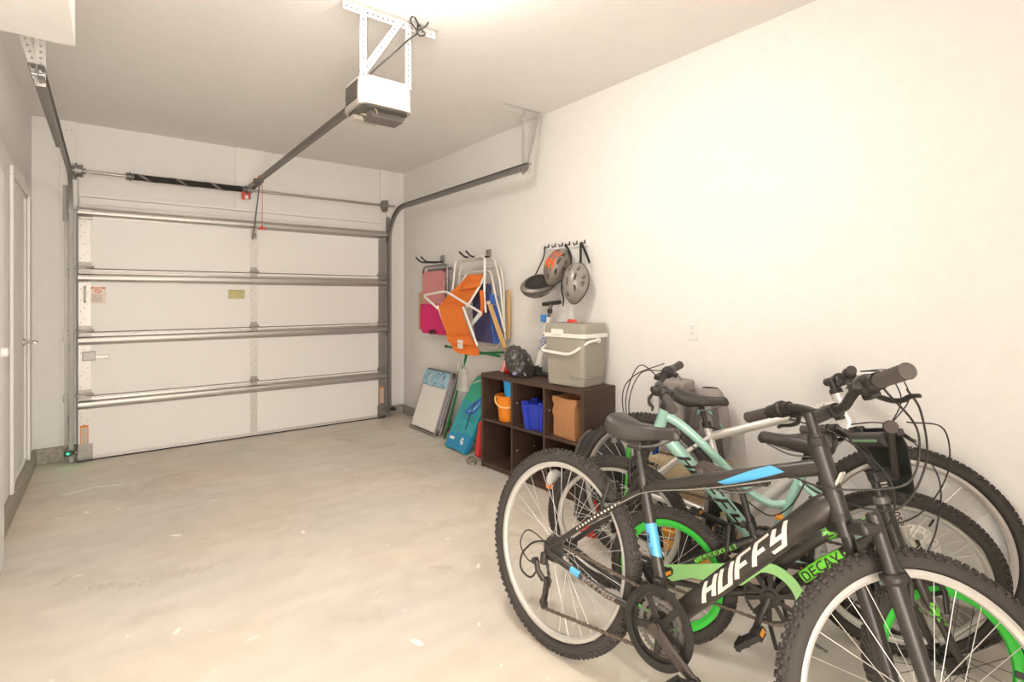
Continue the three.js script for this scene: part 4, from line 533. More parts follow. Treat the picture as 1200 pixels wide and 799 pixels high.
// --- C : mint step-through, facing the garage door ---
makeBike({
  name: 'cruiser_bike', label: 'mint green step-through bicycle with black HUFFY lettering', x: 2.3948, zd: .7044, psi: 3.6218, phi: .1304, dl: .0861, R: .3286, hx: .8387, hy: .893, ha: 1.2546, q: .608, rake: .0417,
  wheel: { R: .3286, tw: .026, th: .026, rimH: .022, rim: P([.58, .56, .52], .42, .35) },
  frame(T, fr, b, c) {
    const m = bm.mint; T('down_tube', [V(.862, .79, 0), V(.64, .545, 0), V(.45, .31, 0)], .0275, .024, inkHm, { side: -1 });
    T('upper_tube', [V(.848, .868, 0), V(.77, .822, 0), V(.62, .682, 0), V(.51, .57, 0), V(.43, .53, 0), V(.36, .545, 0)], .0185, .017, m, { curve: true, scale: t => 1.05 - .2 * t });
    T('seat_tube', [V(.446, .31, 0), V(.30, .735, 0)], .0185, .0185, m); T('head_tube', [V(.8387 + .125 * Math.cos(c.ha), .893 - .125 * Math.sin(c.ha), 0), V(.8387, .893, 0)], .024, .024, m);
    for (const s of [-1, 1]) { T('seat_stay', [V(0, .335, s * .065), V(.19, .54, s * .05), V(.335, .645, s * .016)], .0105, .0095, m); T('chain_stay', [V(0, .324, s * .065), V(.25, .315, s * .05), V(.43, .31, s * .022)], .0125, .0105, m); mesh('dropout', [bx(.05, .06, .006, .01, .328, s * .063, .006)], m, fr); }
    mesh('bottom_bracket', [cyl(V(.446, .31, -.038), V(.446, .31, .038), .024, .024, 20)], m, fr); for (const hq of [cyl(c.S(0, .0, 0), c.S(0, .022, 0), .027, .024, 18), cyl(c.S(0, -.125, 0), c.S(0, -.142, 0), .025, .028, 18)]) mesh('headset', hq, bm.blackPart, fr);
    mesh('seat_clamp', [cyl(V(.304, .722, 0), V(.296, .748, 0), .0225, .0225, 16)], bm.blackPart, fr);
  },
  parts(b, put, c) {
    mesh('seatpost', [cyl(V(.3, .73, 0), V(.282, .785, 0), .0135)], bm.blackPart, b); saddle(b, c, .205, .48, .825, .17, bm.saddle, -.03);
    fork(b, put, c, { hl: .142, split: -.31, mU: bm.blackFrame, mL: bm.blackFrame, spread: .066, legX: .02, rU: .0155, rL: .02, capUp: .03 });
    put(mesh('stem', [cyl(V(0, .02, 0), V(0, .085, 0), .0135, .0135, 14), sweep([V(0, .065, 0), V(.05, .078, 0)], circ(.016, .013, 12), { hint: V(0, 0, 1) }), cyl(V(.054, .08, -.024), V(.054, .08, .024), .02, .02, 14)], bm.blackFrame, b));
    bars(b, put, { path: [[.054, .08, 0], [.054, .08, .05], [.04, .115, .12], [-.01, .118, .3]], fil: .045, shift: true, lever: true, grip: .11, r: .0125 });
    const ck = grp('crankset', b); ck.position.set(.446, .31, 0); const z = .05; mesh('chainring', [gear(.088, 40, .003, z, .07), gear(.06, 28, .003, z - .01, .04)], bm.blackPart, ck); mesh('spider', [0, 1, 2, 3, 4].map(i => bx(.08, .014, .006, .042, 0, z, .002).rotateZ(i / 5 * 6.283)).concat([cyl(V(0, 0, -.05), V(0, 0, z + .012), .018, .018, 14)]), bm.blackPart, ck);
    const ca = -.15, L = .17; const e = V(L * Math.cos(ca), L * Math.sin(ca), z + .03), e2 = V(-L * Math.cos(ca), -L * Math.sin(ca), -z - .03); for (const [q, s] of [[e, 1], [e2, -1]]) { mesh('crank_arm', [sweep([V(0, 0, s * (z + .01)), q], circ(.015, .008, 10), { hint: V(0, 0, 1), fixed: true }), cyl(q.clone().add(V(0, 0, -.009)), q.clone().add(V(0, 0, .009)), .015)], bm.blackPart, ck); pedal(ck, q, .2, s); }
    mesh('cassette', [.05, .043, .036, .03].map((r, i) => gear(r, Math.round(r * 440), .002, .032 + i * .005, .015)), mat.darkSteel, b).position.set(0, c.R, 0);
    mesh('rear_derailleur', [bx(.03, .05, .02, -.005, .3, .078, .006), cyl(V(.0, .225, .05), V(.0, .225, .062), .022, .022, 12), cyl(V(.0, .135, .05), V(.0, .135, .062), .022, .022, 12), sweep([V(0, .3, .07), V(0, .12, .066)], circ(.011, .003, 8), { hint: V(0, 0, 1) })], bm.blackPart, b);
    mesh('chain', linkChain([...arc(.446, .31, .088, 1.5, -1.5, 24, .05), ...arc(0, .135, .022, -1.4, -3.2, 5, .05), ...arc(0, .225, .022, -.6, .9, 4, .05), ...arc(0, c.R, .036, -2.6, -4.7, 10, .05)]), bm.chain, b);
    for (const [dx, r] of [[0, .16], [.03, .19], [-.03, .22]]) mesh('brake_cable', [cable([c.S(.06, .11, .15 - dx * 4), c.S(.06 + r * .5, .1 + dx, .06), c.S(.07 + r * .55, .02, .0), c.S(.07 + r * .4, -.08, -.02), c.S(.05, -.2, dx)], .0026, 32)], bm.blackPart, b);
    mesh('brake_cable', [cable([V(.83, .84, -.03), V(.62, .65, -.028), V(.51, .535, -.028), V(.43, .495, -.03), V(.36, .55, -.03), V(.31, .66, -.03)], .0026, 32)], bm.blackPart, b);
    vbrake(b, null, .2, .55, .052, 'rear_brake_arm'); vbrake(b, m => put(m), c.rake, -c.q + c.R - .05, .058, 'front_brake_arm'); kickstand(b, .4, .26, .33, -.25);
    mesh('reflector', [bx(.03, .015, .03, .4, .495, -.03, .004)], bm.orange, b); mesh('front_reflector', [bx(.02, .045, .03, .9, .93, -.02, .004)], P([.5, .4, .36], .4), b);
  }
});

// --- D : silver bike against the wall ---
makeBike({
  name: 'mountain_bike', label: 'silver mountain bike with a disc brake leaning on the wall', x: 2.1411, zd: 1.7267, psi: .3173, phi: .1636, dl: .2361, R: .3834, hx: .8472, hy: .9529, ha: 1.2129, q: .6284, rake: .0441,
  wheel: { R: .3834, tw: .029, th: .029, rimH: .022, rim: bm.greyRim }, frontWheel: { rotor: .042, rim: P([.5, .47, .44], .42, .45) }, rearWheel: { rotor: -.045 },
  frame(T, fr, b, c) {
    const m = bm.silverFrame; T('down_tube', [V(.46, .315, 0), V(.68, .565, 0), V(.9, .825, 0)], .028, .026, m); T('top_tube', [V(.318, .688, 0), V(.6, .8, 0), V(.862, .908, 0)], .0215, .02, inkD, { scale: t => .9 + .15 * t }); T('seat_tube', [V(.44, .305, 0), V(.3, .745, 0)], .018, .018, m);
    T('head_tube', [V(.8472 + .15 * Math.cos(c.ha), .9529 - .15 * Math.sin(c.ha), 0), V(.8472, .9529, 0)], .0255, .0255, m);
    for (const s of [-1, 1]) { T('seat_stay', [V(0, .392, s * .068), V(.2, .585, s * .052), V(.32, .688, s * .016)], .0105, .0095, m); T('chain_stay', [V(0, .378, s * .068), V(.25, .335, s * .052), V(.42, .306, s * .022)], .0125, .0105, m); mesh('dropout', [bx(.05, .06, .006, .01, .383, s * .066, .006)], m, fr); }
    mesh('bottom_bracket', [cyl(V(.44, .305, -.038), V(.44, .305, .038), .024, .024, 20)], m, fr); for (const hq of [cyl(c.S(0, .0, 0), c.S(0, .02, 0), .028, .025, 18), cyl(c.S(0, -.15, 0), c.S(0, -.168, 0), .026, .029, 18)]) mesh('headset', hq, bm.blackPart, fr); mesh('seat_clamp', [cyl(V(.304, .732, 0), V(.296, .758, 0), .0225, .0225, 16), bx(.06, .01, .012, .33, .735, .03, .003)], bm.blackPart, fr);
  },
  parts(b, put, c) {
    mesh('seatpost', [cyl(V(.3, .74, 0), V(.268, .84, 0), .0135)], bm.blackPart, b); saddle(b, c, .128, .4, .878, .145, bm.saddle, -.02);
    fork(b, put, c, { hl: .168, split: -.34, mU: bm.blackFrame, mL: bm.silverFrame, spread: .07, legX: .02, rU: .0155, rL: .021, capUp: .03, lowM: inkFork });
    put(mesh('stem', [cyl(V(0, .02, 0), V(0, .055, 0), .018, .018, 14), sweep([V(0, .036, 0), V(.05, .045, 0)], circ(.018, .016, 12), { hint: V(0, 0, 1) }), cyl(V(.056, .047, -.026), V(.056, .047, .026), .022, .022, 14)], bm.blackFrame, b));
    bars(b, put, { path: [[.056, .047, 0], [.056, .047, .05], [.05, .062, .11], [.03, .066, .252]], fil: .04, shift: true, lever: true, grip: .1, r: .0125, leverM: mat.steelDull });
    const ck = grp('crankset', b); ck.position.set(.44, .305, 0); const z = .05; mesh('chain_guard', [extr(ring(0, 0, .112, 48), .004, .001, [ring(0, 0, .09, 48)]).translate(0, 0, z + .004)], bm.plate, ck); mesh('chainring', [gear(.096, 42, .003, z, .07)], bm.blackPart, ck); mesh('spider', [0, 1, 2, 3].map(i => bx(.09, .016, .006, .048, 0, z, .002).rotateZ(i / 4 * 6.283 + .4)).concat([cyl(V(0, 0, -.05), V(0, 0, z + .012), .018, .018, 14)]), bm.blackPart, ck);
    const ca = 2.9, L = .17; const e = V(L * Math.cos(ca), L * Math.sin(ca), z + .03), e2 = V(-L * Math.cos(ca), -L * Math.sin(ca), -z - .03); for (const [q, s] of [[e, 1], [e2, -1]]) { mesh('crank_arm', [sweep([V(0, 0, s * (z + .01)), q], circ(.015, .008, 10), { hint: V(0, 0, 1), fixed: true }), cyl(q.clone().add(V(0, 0, -.009)), q.clone().add(V(0, 0, .009)), .015)], bm.blackPart, ck); pedal(ck, q, .2, s); }
    mesh('cassette', [.055, .047, .04, .033, .027].map((r, i) => gear(r, Math.round(r * 440), .002, .03 + i * .005, .015)), mat.darkSteel, b).position.set(0, c.R, 0);
    mesh('chain', linkChain([...arc(.44, .305, .096, 1.5, -1.5, 24, .05), ...arc(0, .19, .022, -1.4, -3.2, 5, .05), ...arc(0, .28, .022, -.6, .9, 4, .05), ...arc(0, c.R, .036, -2.6, -4.7, 10, .05)]), bm.chain, b);
    mesh('rear_derailleur', [bx(.03, .05, .02, -.005, .35, .078, .006), cyl(V(.0, .28, .05), V(.0, .28, .062), .022, .022, 12), cyl(V(.0, .19, .05), V(.0, .19, .062), .022, .022, 12), sweep([V(0, .35, .07), V(0, .175, .066)], circ(.011, .003, 8), { hint: V(0, 0, 1) })], bm.blackPart, b);
    put(mesh('brake_caliper', [bx(.03, .06, .03, c.rake - .05, -c.q + .06, .048, .006)], bm.blackPart, b));
    for (const k of [0, 1]) mesh('brake_cable', [cable([c.S(.08, .06, .16), c.S(.17 + k * .03, .03, .13), c.S(.2 + k * .03, -.08, .08), c.S(.1, -.2, .05), c.S(.0 + k * .05, -.3, .06)], .0026, 32)], bm.blackPart, b);
    kickstand(b, .38, .26, .3, -.2);
  }
});
// ---------- cube shelf and what is on it ----------
const woodTex = ctex(512, 512, (x, w, h) => { x.fillStyle = '#4d3a30'; x.fillRect(0, 0, w, h); for (let i = 0; i < 420; i++) { const y = rnd() * h, a = .05 + rnd() * .16; x.strokeStyle = rnd() > .5 ? `rgba(30,20,15,${a})` : `rgba(130,100,80,${a})`; x.lineWidth = .6 + rnd() * 2.2; x.beginPath(); x.moveTo(0, y); x.bezierCurveTo(w * .3, y + rnd() * 8 - 4, w * .6, y + rnd() * 8 - 4, w, y); x.stroke(); } for (let i = 0; i < 70; i++) { x.fillStyle = `rgba(205,190,175,${.1 * rnd()})`; x.fillRect(rnd() * w, rnd() * h, 2 + rnd() * 30, 1 + rnd() * 2); } });
mat.shelf = P([1, 1, 1], .5, 0, { map: woodTex });
const SH = { x: 2.763, z: ZB - 3.01, ry: .06, W: 1.1, D: .33, H: .755 };
const shelfObj = thing('cube_shelf', 'dark brown six-cube storage shelf against the long wall', 'shelf', [SH.x, 0, SH.z], SH.ry);
{
  const { W, D, H: h } = SH, t = .028, d = .018, mx = -D / 2;
  const pb = (n, w, hh, dd, x, y, z) => mesh(n, boxUV(bx(w, hh, dd, x, y, z, .0015), 2.2), mat.shelf, shelfObj);
  pb('top_board', D, .034, W, mx, h - .017, 0); pb('bottom_board', D, .03, W - 2 * t, mx, .03, 0); pb('side_board', D, h - .034, t, mx, (h - .034) / 2, -W / 2 + t / 2); pb('side_board', D, h - .034, t, mx, (h - .034) / 2, W / 2 - t / 2);
  for (const z of [-.1745, .1745]) pb('divider', D - .012, h - .034 - .045, d, mx - .004, (h - .034 + .045) / 2, z);
  for (const z of [-.3525, 0, .3525]) pb('shelf_board', D - .014, d, z ? .338 : .331, mx - .004, .385, z);
  mesh('back_panel', boxUV(bx(.005, h - .06, W - .03, -.004, h / 2, 0), 2.2), mat.shelf, shelfObj); pb('plinth', .016, .015, W - .06, -D + .02, .0075, 0);
  mesh('cam_caps', [[-.28, .56, -.1655], [-.28, .2, -.1655], [-.28, .56, .1835], [-.28, .2, .1835], [-.1, .2, -.1655]].map(([x, y, z]) => cyl(V(x, y, z - .001), V(x, y, z + .0012), .006, .006, 10)), mat.white, shelfObj);
}
const onShelf = (lx, y, lz) => { const c = Math.cos(SH.ry), s = Math.sin(SH.ry); return [SH.x + lx * c + lz * s, y, SH.z - lx * s + lz * c]; };
function bucket(name, label, r0, r1, h, m, pos, handle, group) {
  const t = thing(name, label, 'bucket', pos, .5, group);
  mesh('body', toCreasedNormals(lathe([[0, 0], [r0, 0], [r1 - .002, h * .97], [r1 + .006, h * .97], [r1 + .006, h], [r1 - .005, h], [r0 - .004, .004], [0, .004]], 40), .6), m, t);
  if (handle) mesh('handle', tube(smooth(Array.from({ length: 13 }, (_, i) => { const a = i / 12 * Math.PI; return V(Math.cos(a) * (r1 + .008), h * .93 - Math.sin(a) * handle[1], Math.sin(a) * handle[2]); }), 30), .0075, 8), handle[0], t);
  return t;
}
const plas = { orange: P([.9, .27, .015], .35), yellow: P([.95, .6, .22], .4), sky: P([.02, .33, .72], .35), blue: P([.02, .045, .5], .35), red: P([.72, .03, .02], .4), teal: P([.03, .35, .25], .4) };
bucket('sand_bucket', 'orange plastic bucket with a yellow handle in the shelf', .072, .096, .2, plas.orange, onShelf(-.225, .394, -.335), [plas.yellow, .075, -.085]).rotation.y = 2.2;
{ const b = bucket('sand_bucket', 'sky blue plastic bucket lying inside the top of the orange bucket', .05, .078, .13, plas.sky, onShelf(-.235, .585, -.285)); b.rotation.set(.12, .5, -.06); }
{ // square castle pail
  const t = thing('sand_pail', 'dark blue castle-shaped plastic pail in the middle cube', 'bucket', onShelf(-.225, .394, .015), .35); t.scale.setScalar(1.12);
  const w = s => rrect(s, s, .018, 3); mesh('body', [sweep([V(0, 0, 0), V(0, .15, 0)], rrect(.115, .115, .016, 3), { hint: V(0, 0, 1), fixed: true, scale: k => 1 + .25 * k, crease: .7 }), sweep([V(0, .148, 0), V(0, .168, 0)], rrect(.16, .16, .016, 3), { hint: V(0, 0, 1), fixed: true, crease: .7 })], plas.blue, t);
  for (const [a, c] of [[-1, -1], [1, -1], [-1, 1], [1, 1]]) mesh('turret', [cyl(V(a * .05, .0, c * .05), V(a * .066, .165, c * .066), .024, .027, 12), ...[0, 1, 2, 3].map(k => bx(.016, .02, .016, a * .066 + .016 * Math.cos(k * 1.57), .174, c * .066 + .016 * Math.sin(k * 1.57), .002))], plas.blue, t);
}
{ // paper bag
  const t = thing('paper_bag', 'brown paper grocery bag in the upper near cube', 'bag', onShelf(-.185, .394, .335), -.05);
  const kr = ctex(256, 256, (x, w, h) => { x.fillStyle = '#c08a5e'; x.fillRect(0, 0, w, h); for (let i = 0; i < 300; i++) { x.fillStyle = `rgba(${rnd() > .5 ? '90,55,30' : '225,180,140'},${.04 + .06 * rnd()})`; x.fillRect(rnd() * w, rnd() * h, 3 + rnd() * 40, 1 + rnd() * 2); } });
  const f = (u, v) => { const c = rrect(.2, .235, .008, 2); const k = u * c.length; const i = Math.floor(k) % c.length, j = (i + 1) % c.length, q = k - Math.floor(k); const px = c[i][0] * (1 - q) + c[j][0] * q, pz = c[i][1] * (1 - q) + c[j][1] * q; const n = n3(px * 9, v * 3, pz * 9) * .006 * (.4 + v); return V(px * (1 + .02 * v) + n, v * .275 + (v > .98 ? n2(px * 20, pz * 20) * .004 : 0), pz * (1 - .03 * v) + n); };
  const g = grid(f, 48, 16); scaleUV(g, 3, 2); mesh('bag_wall', g, P([1, 1, 1], .85, 0, { map: kr, side: THREE.DoubleSide }), t); mesh('bag_bottom', [bx(.195, .004, .23, 0, .003, 0)], P([.5, .25, .12], .9), t);
  mesh('fold_crease', [bx(.0016, .27, .002, -.1035, .138, .0)], P([.42, .22, .1], .9), t);
}
{ // white sneaker in the lower middle cube, orange and white one next to it
  function shoe(pos, ry, m1, m2, label) { const t = thing('sneaker', label, 'shoe', pos, ry); const L = .25; const f = (u, v) => { const a = v * 6.2832; const w = .042 * (1 - .35 * Math.pow(Math.abs(u * 2 - 1), 3)) * Math.sqrt(Math.max(0, 1 - Math.pow(Math.abs(u * 2 - 1), 8))); const hh = (.085 - .05 * sst(.35, .75, u)) * Math.sqrt(Math.max(0, 1 - Math.pow(Math.abs(u * 2 - 1), 8))); return V((u - .5) * L, .024 + hh * .5 + Math.sin(a) * hh * .5, Math.cos(a) * w); }; mesh('upper', grid(f, 28, 18, true), m1, t); mesh('sole', [sweep([V(-L / 2, .014, 0), V(-.08, .014, 0), V(0, .014, 0), V(.08, .014, 0), V(L / 2, .016, 0)], rrect(.026, .09, .01, 3), { hint: V(0, 0, 1), fixed: true, scale: k => [1, k < .02 || k > .98 ? .5 : 1] })], m2, t); for (let i = 0; i < 3; i++) mesh('strap', [tube(smooth([V(-.03 + i * .035, .03, -.043), V(-.03 + i * .035, .085 - i * .012, -.02), V(-.03 + i * .035, .09 - i * .013, .02), V(-.03 + i * .035, .03, .043)], 10), .0042, 6)], mat.blackMatte, t); }
  shoe(onShelf(-.17, .046, -.075), .25, mat.white, mat.white, 'white sneaker with black straps in the lower middle cube');
  shoe(onShelf(-.25, .046, .235), .3, mat.white, P([.85, .3, .06], .5), 'white sneaker with an orange sole in the lower near cube');
}
{ // cooler
  const t = thing('cooler', 'grey hard cooler with white trim and swing handle on the shelf', 'cooler', [2.61, SH.H, ZB - 2.665], -1.44);
  const cg = P([.36, .335, .28], .5, 0, { bumpMap: grainTex, bumpScale: .0003 }), cw = P([.85, .83, .78], .4);
  const W = .35, D = .275; mesh('tub', [sweep([V(0, .004, 0), V(0, .02, 0), V(0, .335, 0)], rrect(D, W, .03, 5), { hint: V(1, 0, 0), fixed: true, scale: k => k < .02 ? [.86, .88] : [.9 + .1 * k, .91 + .09 * k] })], cg, t);
  mesh('rim_band', [extr(rrect(W + .014, D + .014, .034, 5), .022, .003).rotateX(-Math.PI / 2).translate(0, .338, 0)], cw, t);
  mesh('lid', [sweep([V(0, .362, 0), V(0, .4, 0), V(0, .425, 0), V(0, .43, 0)], rrect(D + .006, W + .006, .032, 5), { hint: V(1, 0, 0), fixed: true, scale: k => k > .95 ? [.9, .92] : k > .85 ? [.955, .965] : [1, 1] })], cg, t);
  mesh('latch', [bx(.1, .04, .016, -.045, .372, D / 2 + .009, .004)], cw, t);
  mesh('front_recess', [extr([[-.075, 0], [.06, 0], [.045, .035], [-.065, .035]], .004, .002).translate(-.03, .008, D / 2 * .9 - .001)], P([.36, .33, .27], .55), t);
  mesh('side_ledge', [sweep(smooth([V(.04, .1, D / 2 - .006), V(.07, .075, D / 2 - .004), V(W / 2 - .012, .07, D / 2 - .02), V(W / 2 - .01, .07, -D / 2 + .03)], 16), circ(.004, .005, 8))], cg, t);
  const hp = fillet([V(-W / 2 - .014, .315, -.01), V(-W / 2 - .014, .24, D / 2 + .022), V(W / 2 * .45, .222, D / 2 + .024), V(W / 2 + .014, .315, D / 2 * .72), V(W / 2 + .014, .318, -.01)], .05, 6); mesh('handle', [sweep(hp, circ(.0125, .0095, 12), { hint: V(0, 1, 0) })], cw, t);
  for (const s of [-1, 1]) mesh('handle_pivot', [cyl(V(s * (W / 2 - .01), .316, -.01), V(s * (W / 2 + .022), .316, -.01), .018, .018, 16)], cw, t);
}
solo('lid_cap', [sweep([V(0, 0, 0), V(0, .02, 0)], circ(.03, .045, 20), { hint: V(0, 0, 1), fixed: true, scale: k => 1 - .3 * k }).translate(2.63, SH.H + .432, ZB - 2.72)], mat.red, 'small red plastic cap on the cooler lid', 'cap');
{ // scooter
  const t = thing('kick_scooter', 'white folded kick scooter with blue lettering behind the cooler', 'scooter', [2.675, SH.H, ZB - 3.085]);
  const ink = ctex(512, 128, (x, w, h) => { x.fillStyle = '#f0ebe4'; x.fillRect(0, 0, w, h); x.fillStyle = '#3a4f9a'; x.font = 'bold italic 66px serif'; x.fillText('Zidni', 150, 86); x.font = 'italic 40px serif'; x.fillText('∂', 360, 80); });
  const p0 = V(-.01, .075, -.05), p1 = V(.02, .46, .04);
  mesh('column', sweep([p0, p1], circ(.03, .027, 14), { hint: V(-.7, 0, .7), scale: k => 1 - .15 * k }), P([1, 1, 1], .4, 0, { map: ink }), t);
  mesh('clamp', [bx(.03, .06, .045, -.018, .45, .022, .008)], P([.05, .25, .65], .4), t);
  mesh('steering_tube', [cyl(p1, V(.028, .56, .062), .013)], mat.darkSteel, t); mesh('clamp_collar', [cyl(V(.0225, .49, .047), V(.025, .52, .053), .02)], mat.blackMatte, t);
  mesh('handle_grip', [cyl(V(.02, .556, -.025), V(.036, .574, .15), .0155, .0155, 14)], mat.blackMatte, t);
  mesh('folding_joint', [bx(.05, .07, .05, -.012, .05, -.05, .01), bx(.09, .025, .07, 0, .0125, -.04, .008)], mat.blackMatte, t);
  mesh('deck', [bx(.1, .02, .2, .03, .012, .08, .008)], mat.blackMatte, t); mesh('rear_fender', [sweep(smooth([V(.02, .02, .12), V(.03, .09, .1), V(.04, .13, .06)], 8), circ(.004, .022, 8))], mat.blackMatte, t);
}
{ // crumpled black bin bag
  const g = new THREE.IcosahedronGeometry(.125, 24); const p = g.attributes.position; for (let i = 0; i < p.count; i++) { const v = V(p.getX(i), p.getY(i), p.getZ(i)); const d = v.clone().normalize(); const r1 = 1 - Math.abs(n3(d.x * 1.6, d.y * 1.6, d.z * 1.6)); const r2 = 1 - Math.abs(n3(d.x * 4 + 5, d.y * 3, d.z * 4)); const k = 1 + .14 * (r1 - .6) + .07 * (r2 - .6) + .012 * n3(d.x * 10, d.y * 10, d.z * 10); v.multiplyScalar(k); v.x *= .82; v.z *= .85; v.y *= 1.08; v.x -= (v.y) * .12; v.z -= v.y * .28; if (v.y < -.1) v.y = -.1 - (v.y + .1) * .0; p.setXYZ(i, v.x, v.y + .1, v.z); }
  const w = mergeVertices((() => { g.deleteAttribute('normal'); g.deleteAttribute('uv'); return g; })(), 1e-4); w.computeVertexNormals();
  const t = thing('plastic_bag', 'crumpled black plastic bag on top of the shelf', 'bag', onShelf(-.225, SH.H, -.2)); mesh('bag_body', w, P([.045, .04, .036], .28, 0, { clearcoat: .8, clearcoatRoughness: .2 }), t); mesh('printed_mark', [extr([[-.02, 0], [.0, -.012], [.02, 0], [.0, .022]], .001).rotateY(-.9).translate(-.098, .035, .065)], P([.25, .25, .5], .5), t);
}
{ // red and pink beach toys at the far end of the shelf top
  solo('sand_mould', [lathe([[0, 0], [.055, 0], [.05, .04], [.035, .075], [.02, .1], [0, .102]], 7).rotateY(.4).translate(...onShelf(-.16, SH.H, -.38))], plas.red, 'red plastic sand mould on the shelf beside the black bag', 'toy');
  solo('sand_mould', [lathe([[0, 0], [.05, 0], [.012, .085], [0, .088]], 5).translate(...onShelf(-.13, SH.H, -.49))], P([.85, .45, .4], .5), 'pink plastic sand mould on the far end of the shelf', 'toy');
  solo('sand_mould', [lathe([[0, 0], [.045, 0], [.04, .05], [.02, .07], [0, .071]], 9).translate(...onShelf(-.06, SH.H, -.44))], P([.8, .78, .6], .5), 'cream plastic sand mould on the shelf by the wall', 'toy');
}
// ---------- things leaning at the far end of the shelf ----------
{ // bodyboard
  const tex = ctex(512, 1024, (x, w, h) => { x.fillStyle = '#2fa9b4'; x.fillRect(0, 0, w, h); x.fillStyle = '#39b795'; x.beginPath(); x.moveTo(0, 0); x.lineTo(w, 0); x.lineTo(w, 470); x.bezierCurveTo(330, 560, 260, 330, 0, 420); x.fill(); x.fillStyle = '#2492c4'; x.beginPath(); x.moveTo(0, h); x.lineTo(w, h); x.lineTo(w, 820); x.bezierCurveTo(330, 730, 200, 890, 0, 800); x.fill(); x.fillStyle = '#2f6fc4'; x.beginPath(); x.moveTo(150, 560); x.bezierCurveTo(220, 420, 330, 330, 440, 300); x.bezierCurveTo(470, 400, 420, 520, 330, 560); x.bezierCurveTo(270, 590, 220, 560, 150, 560); x.fill(); x.fillStyle = '#7fc6ee'; x.beginPath(); x.moveTo(210, 540); x.bezierCurveTo(280, 500, 340, 450, 400, 360); x.bezierCurveTo(400, 460, 340, 530, 210, 540); x.fill(); x.strokeStyle = '#155a78'; x.lineWidth = 5; for (let i = 0; i < 5; i++) { x.beginPath(); x.moveTo(40 + i * 20, 520 + i * 40); x.bezierCurveTo(160, 480 + i * 30, 300, 640, 470, 560 + i * 25); x.stroke(); } for (let i = 0; i < 14; i++) { x.beginPath(); x.arc(110 + (i % 4) * 34, 720 + (i / 4 | 0) * 26, 8, 0, 7); x.stroke(); } x.strokeStyle = '#e9f4ef'; x.lineWidth = 20; x.beginPath(); x.moveTo(80, 170); x.bezierCurveTo(180, 90, 330, 90, 440, 170); x.stroke(); x.fillStyle = '#f2f6f2'; x.fillRect(60, 880, 110, 34); x.beginPath(); x.arc(350, 890, 34, 0, 7); x.fill(); x.fillRect(340, 900, 50, 40); x.fillStyle = '#2492c4'; x.beginPath(); x.arc(362, 892, 13, 0, 7); x.fill(); });
  const out = [[-.16, 0], [-.13, -.0], [0, .012], [.13, 0], [.16, 0], [.172, .25], [.17, .5], [.145, .7], [.1, .8], [.04, .835], [-.04, .835], [-.1, .8], [-.145, .7], [-.17, .5], [-.172, .25]];
  const g = extr(out, .035, .006); const u = g.attributes.uv, p = g.attributes.position; for (let i = 0; i < u.count; i++) u.setXY(i, (p.getX(i) + .18) / .36, p.getY(i) / .85); g.scale(1, .86, 1); g.rotateY(-Math.PI / 2); g.translate(.04, 0, 0); g.rotateZ(-.49);
  const t = thing('bodyboard', 'teal and blue printed bodyboard leaning beside the shelf', 'bodyboard', [2.435, .018, ZB - 4.02], 0); mesh('deck', g, P([1, 1, 1], .45, 0, { map: tex }), t);
  mesh('leash', [tube(smooth([V(.2, .4, .04), V(.12, .27, .06), V(.09, .17, .05), V(.14, .26, .03)], 20), .0035, 6)], mat.blackMatte, t);
}
